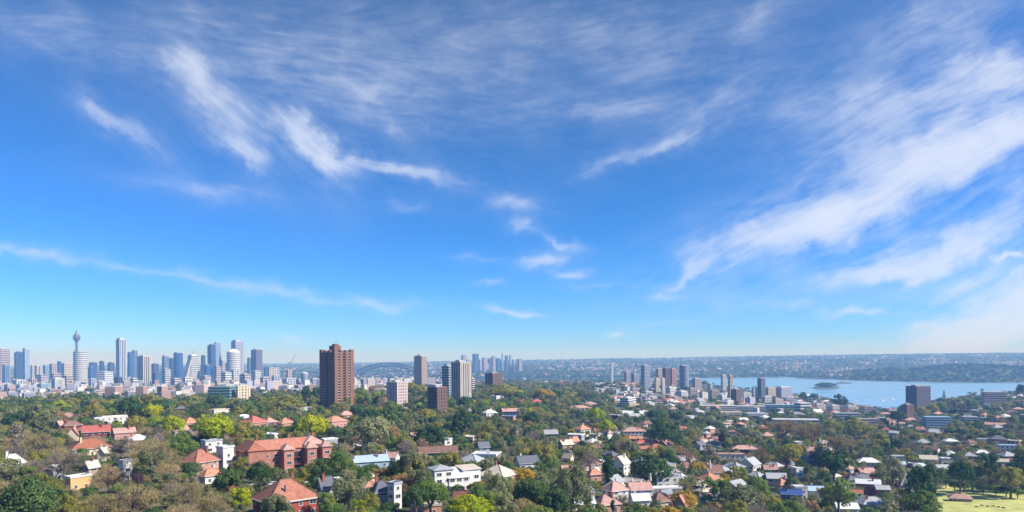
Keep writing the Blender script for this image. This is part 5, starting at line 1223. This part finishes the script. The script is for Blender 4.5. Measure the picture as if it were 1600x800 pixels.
E += [(x, y, w, 13, sp, 'round', lab) for x, y, w, sp, lab in ((1492, 757, 24, 'dark', 'low dark hedge bush beside the small clipped tree'), (1506, 758, 22, 'mid', 'low green hedge bush on the lawn edge'), (1536, 760, 26, 'dark', 'low dark hedge bush below the grey bare tree'), (1556, 762, 24, 'mid', 'low green hedge bush next to the grey bare tree'), (1572, 764, 26, 'dark', 'low dark hedge bush under the gold tinted tree'), (1590, 768, 24, 'mid', 'low green hedge bush under the tall dark tree'))]
for e in E: tpx(*e)

# ---- filler houses: the further roofs that show between the crowns
AUTO = 'houses scattered between the garden trees'
def shown_clear(px0, px1, py0, py1, Y, frac):
    """would something standing at depth Y with this picture box hide too much of a listed thing?"""
    a = (px1 - px0) * (py1 - py0)
    for (x0, x1, y0, y1, D, wt) in CLEAR:
        if Y >= D: continue
        w = min(px1, x1) - max(px0, x0); h = min(py1, y1) - max(py0, y0)
        if w > 0 and h > 0 and w * h * wt > frac * (x1 - x0) * max(1, y1 - y0): return False
    return True
def free(X, Y, r):
    for b in BUILT:
        if (b[0] - X) ** 2 + (b[1] - Y) ** 2 < (b[2] + r) ** 2: return False
    for (a, b, hw) in ROADS:
        ab = b - a; p = np.array([X, Y]); t = min(1, max(0, float(np.dot(p - a, ab) / np.dot(ab, ab)))); q = a + ab * t
        if np.linalg.norm(p - q) < hw + r: return False
    return not inpoly(X, Y, LAWN_XY)
RC_SAY = {'terra': 'terracotta', 'orange': 'orange', 'red': 'red', 'pink': 'dusty pink', 'brown': 'brown', 'slate': 'slate', 'grey': 'grey', 'white': 'white', 'sand': 'sandy', 'blue': 'pale blue', 'rust': 'rust'}
WC_SAY = {'white': 'white', 'cream': 'cream', 'sand': 'sandstone', 'brick': 'brick', 'pinkbrick': 'pink brick', 'grey': 'grey', 'rose': 'rose', 'darkred': 'dark brick', 'lav': 'lavender grey'}
def auto_houses(n, x0, x1, y0, y1, wm=(9, 15)):
    made = 0; tries = 0
    while made < n and tries < n * 14:
        tries += 1
        px, py = random.uniform(x0, x1), random.uniform(y0, y1); g = ground_at(px, py)
        if not g or g[1] > 3000: continue
        X, Y, z = g; w = random.uniform(*wm); d = w * random.uniform(.6, .95)
        if not free(X, Y, w * .55) or z < 2: continue
        hw = random.choice([3.6, 4.2, 6.2, 6.4]); rf = random.choices(['hip', 'gable', 'flat'], [5, 4, 2])[0]; rise = 0 if rf == 'flat' else d * .30
        half = w * .6 / Y * FPX; top = to_px(X, Y, z + hw + rise)[1]
        if not shown_clear(px - half, px + half, top, py, Y, .25): continue
        rc = random.choices(['terra', 'orange', 'pink', 'brown', 'slate', 'grey', 'white', 'sand', 'rust'], [.9, .4, 3, 2.2, 2.6, 3.2, 4.4, 1.8, .7])[0] if rf != 'flat' else random.choice(['white', 'grey', 'sand'])
        wl = random.choices(['white', 'cream', 'sand', 'pinkbrick', 'grey', 'rose', 'darkred'], [4, 2.2, 1, 2, 1, 1, 1])[0]
        lab = f"{WC_SAY[wl]} house with {RC_SAY[rc]} {'hipped' if rf == 'hip' else 'gabled' if rf == 'gable' else 'flat'} roof near {near(px, py)}"
        rel = random.choice([-35, -15, 10, 20, 30, 40, 60])
        house(X, Y, w, d, hw, rel_yaw(px, rel), rf, rise, wl, rc, lab, group=lab, fine=Y < 520, chimney=random.random() < .5)
        CLEAR.append((px - half, px + half, top, py - .35 * (py - top), Y - d * .6, .45))
        made += 1
    return made
auto_houses(72, 900, 1440, 655, 745, (8, 13))
auto_houses(30, 900, 1400, 740, 800, (8, 13))
auto_houses(20, 1420, 1600, 640, 740)
auto_houses(26, 960, 1300, 618, 662, (11, 20))
auto_houses(6, 520, 900, 640, 700)
auto_houses(5, 560, 900, 700, 800)
auto_houses(8, 0, 480, 645, 700)
auto_houses(14, 1290, 1600, 618, 660, (10, 18))
auto_houses(14, 0, 520, 598, 618, (12, 24))
print('houses', len(HOUSES))
# ---- filler trees: find ground between things, species by district
def species_at(px, py):
    if px < 340 and py > 672: return random.choices(['twig', 'mauve', 'gum', 'mid', 'olive', 'dark'], [5, 1.4, 1, 1.3, 1.8, .8])[0]
    if px < 900 and py < 648: return random.choices(['mid', 'dark', 'olive', 'gum', 'lime', 'rust'], [3, 2.0, 3.6, 2.4, .5, .8])[0]
    if px < 620 and py < 690: return random.choices(['mid', 'dark', 'olive', 'gum', 'lime', 'rust', 'twig'], [3, 2.4, 2.6, 2.5, .6, 1, .7])[0]
    if px < 900: return random.choices(['gum', 'dark', 'mid', 'olive', 'rust', 'twig', 'mauve'], [4, 2.2, 3, 2.8, 1.0, 1.2, .7])[0]
    if py < 660: return random.choices(['mid', 'dark', 'gum', 'olive', 'rust', 'pine'], [3, 3, 3, .9, .6, .6])[0]
    return random.choices(['dark', 'mid', 'gum', 'olive', 'rust', 'twig', 'mauve', 'gold', 'pine'], [2.2, 3.0, 3.2, 2.8, 1.0, 1.3, .8, .4, .35])[0]
def shape_for(sp):
    return {'dark': ['round', 'broad', 'round', 'gum'], 'mid': ['round', 'broad', 'gum'], 'gum': ['gum', 'gum', 'broad'], 'olive': ['round', 'gum', 'broad'], 'lime': ['round', 'broad'], 'gold': ['round', 'gum'], 'rust': ['broad', 'gum', 'bare'],
            'twig': ['bare'], 'mauve': ['bare', 'bare', 'gum'], 'purple': ['round'], 'pine': ['conifer', 'round', 'column']}[sp]
FILL = []
def filler():
    pts = []
    bands = [(170, 330, 9.0), (330, 650, 10.0), (650, 1100, 13.0), (1100, 2000, 21.0), (2000, 3200, 40.0)]
    for (ya, yb, st) in bands:
        Y = ya
        while Y < yb:
            xm = .80 * Y; X = -xm
            while X < xm:
                x, y = X + random.uniform(-.45, .45) * st, Y + random.uniform(-.45, .45) * st
                X += st
                z = float(HGT(x, y))
                if z < 1.5: continue
                px, py = to_px(x, y, z)
                if py > 845 or px < -60 or px > 1660 or (px > 1450 and py > 800): continue
                # city side beyond the ridge is built over, only scattered trees there
                if y > 1050 and px < 640 and random.random() < .5: continue
                if y > 900 and 960 < px < 1260 and random.random() < .45: continue
                if y > 2000 and px > 640 and random.random() < .3: continue
                pts.append((x, y, px, py))
            Y += st
    for (x, y, px, py) in pts:
        sp = species_at(px, py - 12); sh = random.choice(shape_for(sp))
        w = min(19, max(5.5, random.lognormvariate(2.27, .30))) * (1.12 if sp in ('dark', 'gum') else 1.0); h = w * random.uniform(.75, 1.15)
        if sh == 'conifer': w = random.uniform(8, 11); h = random.uniform(11, 17)
        if sh == 'column': w = random.uniform(8, 11); h = random.uniform(8, 13)
        if y > 1100: w *= 1.4; h *= .95
        if y > 1450 and 1230 < px < 1400: h *= .6
        if not free(x, y, w * .22): continue
        z = float(HGT(x, y)); top = to_px(x, y, z + h)[1]; half = w * .42 / y * FPX
        if not shown_clear(px - half, px + half, top + (py - top) * .1, py, y, .16):
            w *= .5; h *= .42; half *= .5; top = to_px(x, y, z + h)[1]
            if sh in ('conifer', 'column', 'bare'): sh = 'round'; sp = 'mid' if sp in ('pine', 'twig', 'mauve') else sp
            if not shown_clear(px - half, px + half, top, py, y, .12): continue
        FILL.append((w / y * FPX, x, y, w, h, sp, sh, px, py, top))
filler()
# which of them show: walk from near to far over a coarse screen of covered columns
def visible_share():
    W_, H_ = 400, 260; cov = np.zeros((H_, W_), bool)
    def box(px0, px1, py0, py1): return (max(0, int(px0 / 4)), min(W_, int(px1 / 4) + 1), max(0, int((py0 - 540))), min(H_, int(py1 - 540) + 1))
    items = [('f', f) for f in FILL] + [('t', t) for t in TREES] + [('b', b) for b in BUILT if b[1] < 700]
    items.sort(key=lambda q: q[1][2] if q[0] != 'b' else q[1][1])
    out = []
    for k, q in items:
        if k == 'b':
            px, py = to_px(q[0], q[1], float(HGT(q[0], q[1]))); hw = q[2] * .8 / q[1] * FPX; hh = 6 / q[1] * FPX
            a, b, c, d = box(px - hw, px + hw, py - hh, py); cov[c:d, a:b] = True; continue
        if k == 't':
            px, py = to_px(q[1], q[2], float(HGT(q[1], q[2]))); top = to_px(q[1], q[2], float(HGT(q[1], q[2])) + q[4])[1]; half = q[3] * .36 / q[2] * FPX
        else: px, py, top = q[7], q[8], q[9]; half = q[3] * .36 / q[2] * FPX
        a, b, c, d = box(px - half, px + half, top + (py - top) * .12, py - (py - top) * .2)
        if b <= a or d <= c: continue
        sub = cov[c:d, a:b]; vis = 1 - sub.mean() if sub.size else 0
        if k == 'f': out.append((vis * sub.size * (.25 if py > 842 else 1), q, vis))
        sub[...] = True
    return out
VIS = visible_share()
VIS.sort(key=lambda v: -v[0])
budget = 300 - len(TREES)
for (_, X, Y, w, h, sp, sh, label, _e) in TREES: place_tree(X, Y, w, h, sp, sh, label)
picked = [v for v in VIS if v[2] > .12][:budget]; ids = {id(v[1]) for v in picked}
for (_, q, _v) in picked:
    _, X, Y, w, h, sp, sh, px, py, top = q
    size = 'tall ' if h > 11.5 else 'small ' if h < 6.5 else ''
    form = {'round': 'rounded ', 'broad': 'spreading ', 'gum': 'open crowned ', 'conifer': 'pointed ', 'column': 'columnar ', 'bare': 'wide ' if w > 9.5 else '', 'palm': ''}[sh]
    lab = f"{size}{form}{KIND_SAY[sp]} near {near(px, (py + top) / 2)}"
    place_tree(X, Y, w, h, sp, sh, lab, group=lab)
REST = [f for f in FILL if id(f) not in ids]
print('trees single', len(TREES) + len(picked), 'mass', len(REST))

# ---- all other trees as one mass, placed by geometry nodes
def instancer(name, rows, label, lodf):
    """rows: (x, y, z, rot, sx, sz, species, shape)"""
    col = bpy.data.collections.new(name + '_sources'); srcs = {}; order = []
    idx = []
    for r in rows:
        lod = lodf(r[1]); shape = r[7]; k = random.randrange(NV[shape]); key = (r[6], shape, lod, k)
        if key not in srcs:
            me = CROWN[(shape, lod, k)].copy(); me.materials.clear(); me.materials.append(LEAF[r[6]])
            o = bpy.data.objects.new('s%04d' % len(srcs), me); col.objects.link(o); srcs[key] = len(order); order.append(o)
        idx.append(srcs[key])
    me = bpy.data.meshes.new(name); me.vertices.add(len(rows)); me.vertices.foreach_set('co', np.array([r[:3] for r in rows], np.float32).ravel())
    for nm, tp, dat in (('idx', 'INT', np.array(idx, np.int32)), ('rot', 'FLOAT', np.array([r[3] for r in rows], np.float32))):
        a = me.attributes.new(nm, tp, 'POINT'); a.data.foreach_set('value', dat)
    a = me.attributes.new('scl', 'FLOAT_VECTOR', 'POINT'); a.data.foreach_set('vector', np.array([(r[4], r[4], r[5]) for r in rows], np.float32).ravel())
    ob = bpy.data.objects.new(name, me); COL.objects.link(ob)
    ng = bpy.data.node_groups.new(name, 'GeometryNodeTree'); N, L = ng.nodes, ng.links
    ng.interface.new_socket('Geometry', in_out='INPUT', socket_type='NodeSocketGeometry'); ng.interface.new_socket('Geometry', in_out='OUTPUT', socket_type='NodeSocketGeometry')
    gi, go = N.new('NodeGroupInput'), N.new('NodeGroupOutput'); ip = N.new('GeometryNodeInstanceOnPoints'); ci = N.new('GeometryNodeCollectionInfo')
    ci.inputs['Collection'].default_value = col; ci.inputs['Separate Children'].default_value = True; ci.inputs['Reset Children'].default_value = True
    def at(nm, dt): n = N.new('GeometryNodeInputNamedAttribute'); n.data_type = dt; n.inputs['Name'].default_value = nm; return n.outputs['Attribute']
    L.new(gi.outputs[0], ip.inputs['Points']); L.new(ci.outputs[0], ip.inputs['Instance']); ip.inputs['Pick Instance'].default_value = True
    L.new(at('idx', 'INT'), ip.inputs['Instance Index']); L.new(at('scl', 'FLOAT_VECTOR'), ip.inputs['Scale'])
    cx = N.new('ShaderNodeCombineXYZ'); L.new(at('rot', 'FLOAT'), cx.inputs[2]); L.new(cx.outputs[0], ip.inputs['Rotation'])
    L.new(ip.outputs[0], go.inputs[0])
    md = ob.modifiers.new('scatter', 'NODES'); md.node_group = ng
    tag(ob, label, 'trees', kind='stuff'); return ob
instancer('suburb_tree_canopy', [(f[1], f[2], float(HGT(f[1], f[2])), random.uniform(0, 6.28), f[3] / 10, f[4] / 10, f[5], f[6]) for f in REST], 'unbroken canopy of mixed green suburb trees filling the slopes', lambda Y: 1 if Y < 700 else 2)

# ---- far shore: woodland and roofs that read as one mass
def far_side():
    rows, hs = [], []
    for _ in range(30000):
        Y = 3300 * (12500 / 3300) ** random.random(); px = random.uniform(-40, 1640); X = xat(px, Y); z = float(HGT(X, Y))
        if z < .4: continue
        wood = (px > 1330 and Y < 4750) or z < 9
        if px < 700 and Y < 4400: wood = False
        nse = math.sin(X * .004 + 1.3) + math.sin(Y * .005 + X * .002) + math.sin(X * .011 - Y * .007)
        if wood or random.random() < .52 + .26 * nse:
            s = random.uniform(1.4, 2.6) * (1 + Y / 12000)
            rows.append((X, Y, z - 3, random.uniform(0, 6.28), s, s * .75, random.choice(['dark', 'dark', 'pine', 'mid'] if wood else ['dark', 'mid', 'dark', 'gum']), random.choice(['round', 'broad'])))
        elif len(hs) < 7000: hs.append((X, Y, z, random.uniform(9, 19) * (1 + Y / 20000), random.choices([4, 7, 12, 22], [5, 5, 2, .5])[0]))
    # the little wooded island and the near shoreline
    for _ in range(150):
        a = random.uniform(0, 6.28); q = math.sqrt(random.random()); X = xat(1289, 2900) + 40 * q * math.cos(a); Y = 2900 + 22 * q * math.sin(a)
        rows.append((X, Y, max(.5, float(HGT(X, Y))) - 1, a, random.uniform(1.1, 1.9), random.uniform(1.0, 1.7), random.choice(['dark', 'dark', 'mid']), 'round'))
    instancer('far_shore_woodland', rows, 'hazy blue green woodland covering the far shore and islet', lambda Y: 2)
    return hs
FAR_H = far_side()
def roof_mass(name, hs, label, wall_cols, roof_cols):
    V, F, Cc = [], [], []
    for (X, Y, z, w, h) in hs:
        a = random.uniform(0, 1.57); c, s = math.cos(a) * w / 2, math.sin(a) * w / 2; d = random.uniform(.6, 1)
        P = [(X - c + s * d, Y - s - c * d), (X + c + s * d, Y + s - c * d), (X + c - s * d, Y + s + c * d), (X - c - s * d, Y - s + c * d)]
        k = len(V); flat = h > 11 or random.random() < .3; rz = z + h + (0.3 if flat else w * .22)
        V += [(p[0], p[1], z - 4) for p in P] + [(p[0], p[1], z + h) for p in P]; R_ = .98 if flat else .12
        V += [(X + (p[0] - X) * R_, Y + (p[1] - Y) * R_, rz) for p in P]
        wc, rc = random.choice(wall_cols), random.choice(roof_cols if not flat else wall_cols)
        for i in range(4):
            j = (i + 1) % 4; F.append((k + i, k + j, k + 4 + j, k + 4 + i)); Cc.append(wc); F.append((k + 4 + i, k + 4 + j, k + 8 + j, k + 8 + i)); Cc.append(rc)
        F.append((k + 8, k + 9, k + 10, k + 11)); Cc.append(rc)
    mt, N, L = new_mat(name); at = N.new('ShaderNodeAttribute'); at.attribute_name = 'tone'; p = N.new('ShaderNodeBsdfPrincipled'); p.inputs['Roughness'].default_value = .85
    L.new(at.outputs['Color'], p.inputs['Base Color']); o = N.new('ShaderNodeOutputMaterial'); L.new(p.outputs[0], o.inputs[0])
    me = np_mesh(name, np.array(V), np.array(F), [mt]); a = me.attributes.new('tone', 'FLOAT_COLOR', 'FACE'); a.data.foreach_set('color', np.array([(*c, 1) for c in Cc], np.float32).ravel())
    ob = bpy.data.objects.new(name, me); COL.objects.link(ob); tag(ob, label, 'houses', kind='stuff')
WC = [(.55, .53, .51), (.48, .43, .37), (.44, .36, .32), (.30, .31, .36), (.58, .57, .57), (.34, .22, .18), (.36, .36, .45), (.2, .22, .28)]
RCs = [(.46, .2, .14), (.5, .28, .22), (.3, .3, .33), (.2, .16, .15), (.6, .58, .56), (.42, .16, .1)]
roof_mass('far_shore_suburb', FAR_H, 'countless hazy pink and white houses over the far hills', [tuple(v * .78 for v in c) for c in WC], RCs)
def near_mass():
    hs = []
    for _ in range(3600):
        px = random.uniform(-30, 700); Y = random.uniform(1150, 4200); X = xat(px, Y); z = float(HGT(X, Y))
        if free(X, Y, 8): hs.append((X, Y, z, random.uniform(9, 20), random.choices([6, 8, 12, 18, 28], [5, 5, 3, 1.5, .5])[0]))
    for _ in range(420):
        px = random.uniform(930, 1270); Y = random.uniform(1150, 2150); X = xat(px, Y); z = float(HGT(X, Y))
        if z > 2 and free(X, Y, 9): hs.append((X, Y, z, random.uniform(9, 18), random.choices([5, 8, 12], [5, 5, 1])[0]))
    for _ in range(160):
        px = random.uniform(1270, 1620); Y = random.uniform(1000, 1950); X = xat(px, Y); z = float(HGT(X, Y))
        if z > 2 and free(X, Y, 9): hs.append((X, Y, z, random.uniform(9, 16), random.choice([5, 8])))
    roof_mass('inner_city_roofs', hs, 'dense pale jumble of inner city roofs and terraces below the towers', WC, RCs)
near_mass()

# ------------------------------------------------------------------ boats, cars, pool, park benches
def boat(px, py, L, label, name='sailing_boat', mast=True, group='boats moored near the shore'):
    r = ray(px, py); Y = -EYE / r[2]; X = r[0] * Y
    t = thing(name, (X, Y, 0), random.uniform(-.5, .5), label, 'boat', group)
    hullm = WALL['white']; b = L * .3
    q = MB(); q.prism([(-L / 2, -b / 2), (L * .2, -b / 2), (L / 2, 0), (L * .2, b / 2), (-L / 2, b / 2)], -.4, L * .13, 0, [(-L / 2 * 1.02, -b / 2 * 1.1), (L * .22, -b / 2 * 1.1), (L / 2 * 1.08, 0), (L * .22, b / 2 * 1.1), (-L / 2 * 1.02, b / 2 * 1.1)]); q.build('hull', hullm, t)
    q = MB(); q.prism([(-L * .3, -b * .3), (L * .12, -b * .3), (L * .12, b * .3), (-L * .3, b * .3)], L * .13, L * .22, 0, [(-L * .28, -b * .26), (L * .06, -b * .26), (L * .06, b * .26), (-L * .28, b * .26)]); q.build('cabin', WALL['white'], t)
    if mast:
        q = MB(); q.cyl(L * .05, 0, L * .13, L * 1.25, .16, .08, 6); q.bar((L * .05, 0, L * .3), (-L * .42, 0, L * .3), .2); q.build('mast', M_FRAME, t)
    return t
for (px, py, L) in [(1262, 626, 12), (1285, 624, 13), (1322, 624, 14), (1337, 627, 12), (1351, 625, 12), (1379, 626, 12), (1395, 624, 13), (1310, 628, 12)]:
    boat(px, py, L, 'white sailing boat with bare mast moored off the shore')
def ferry():
    r = ray(1318, 599); Y = -EYE / r[2]; X = r[0] * Y
    t = thing('ship', (X, Y, 0), .04, 'long low dark ship with pale stern crossing open water beyond the islet', 'ship')
    L = 74
    MB().prism([(-L / 2, 0), (-L * .4, -5), (L * .46, -5), (L / 2, -3.5), (L / 2, 3.5), (L * .46, 5), (-L * .4, 5)], -1, 4.2).build('hull', WALL['dark'], t)
    MB().box(2, 0, 4.2, L * .55, 7.5, 3.2).box(-6, 0, 7.4, L * .22, 6, 2.8).build('superstructure', WALL['grey'], t)
    MB().box(L * .38, 0, 4.2, L * .16, 8, 2.2).build('stern_deck', WALL['white'], t)
    MB().cyl(4, 0, 7.4, 12, 1.5, 1.2, 10).build('funnel', WALL['dark'], t)
    MB().cyl(-10, 0, 10.2, 19, .3, .12, 6).build('mast', M_STEEL, t)
ferry()
def car(px, py, paint, label, rel):
    g = ground_at(px, py); X, Y, z = g
    t = thing('parked_car', (X, Y, z + .16), rel_yaw(px, rel), label, 'car')
    pm = srf('car_paint_' + paint, {'white': (.75, .75, .75), 'grey': (.25, .26, .28), 'red': (.4, .03, .03)}[paint], .3, .03, .5, spec=.6)
    q = MB(); q.prism([(-2.2, -.88), (2.2, -.88), (2.2, .88), (-2.2, .88)], .28, .72, 0, [(-2.15, -.86), (2.1, -.86), (2.1, .86), (-2.15, .86)]); q.prism([(-2.15, -.86), (2.1, -.86), (2.1, .86), (-2.15, .86)], .72, .92, 0, [(-2.05, -.8), (1.95, -.8), (1.95, .8), (-2.05, .8)]); q.build('body', pm, t)
    q = MB(); q.prism([(-1.7, -.78), (1.0, -.78), (1.0, .78), (-1.7, .78)], .92, 1.38, 0, [(-1.3, -.62), (.35, -.62), (.35, .62), (-1.3, .62)]); q.build('glass_cabin', M_PANE, t)
    q = MB(); q.box(-.5, 0, 1.38, 1.7, 1.26, .06); q.build('roof', pm, t)
    for sx in (-1.35, 1.35):
        for sy in (-.8, .8):
            w = MB(); k = len(w.v); n = 12
            for yy in (-.1, .1):
                for i in range(n): w.v.append((sx + .33 * math.cos(6.283 * i / n), sy + yy, .33 + .33 * math.sin(6.283 * i / n)))
            for i in range(n): j = (i + 1) % n; w.f.append((i, j, n + j, n + i)); w.m.append(0)
            w.f += [tuple(range(n)), tuple(reversed(range(n, 2 * n)))]; w.m += [0, 0]; w.build('wheel', WALL['dark'], t)
    for sy in (-.55, .55): MB().box(2.13, sy, .6, .06, .32, .14).build('headlight', M_FRAME, t)
car(427, 759, 'white', 'white parked car in the street behind the red hipped house', 8)
car(441, 757, 'grey', 'grey parked car next to the white car in the street', 8)
car(1413, 768, 'grey', 'grey parked car in the narrow street by the park', 70)
car(1416, 758, 'white', 'white parked car in the narrow street by the park', 70)
def pool():
    g = ground_at(793, 797); X, Y, z = g; yaw = rel_yaw(793, 10)
    t = thing('swimming_pool', (X, Y, z), yaw, 'turquoise garden swimming pool beside the big lime tree', 'pool'); wm = srf('pool_water', (.05, .42, .55), .08, .05, .5)
    m = MB()
    for (x, y, a, b) in ((0, -2.6, 11.2, .8), (0, 2.6, 11.2, .8), (-5.2, 0, .8, 4.4), (5.2, 0, .8, 4.4)): m.box(x, y, -1, a, b, 1.5)
    m.build('coping', M_CONC, t); MB().box(0, 0, -1, 9.6, 4.4, 1.35).build('pool_water', wm, t)
pool()
def bench(px, py):
    g = ground_at(px, py); X, Y, z = g
    t = thing('park_bench', (X, Y, z + .1), rel_yaw(px, 10), 'small dark park bench on the lawn before the pavilion', 'bench', 'benches on the lawn')
    MB().box(0, 0, .42, 1.8, .45, .08).build('seat', WALL['brown'], t); MB().box(0, .24, .5, 1.8, .07, .5).build('backrest', WALL['brown'], t)
    for s in (-.75, .75): MB().box(s, 0, -.1, .09, .42, .52).build('leg', M_STEEL, t)
for px, py in ((1526, 794), (1534, 792), (1543, 793), (1552, 794), (1560, 795), (1568, 796)): bench(px, py)
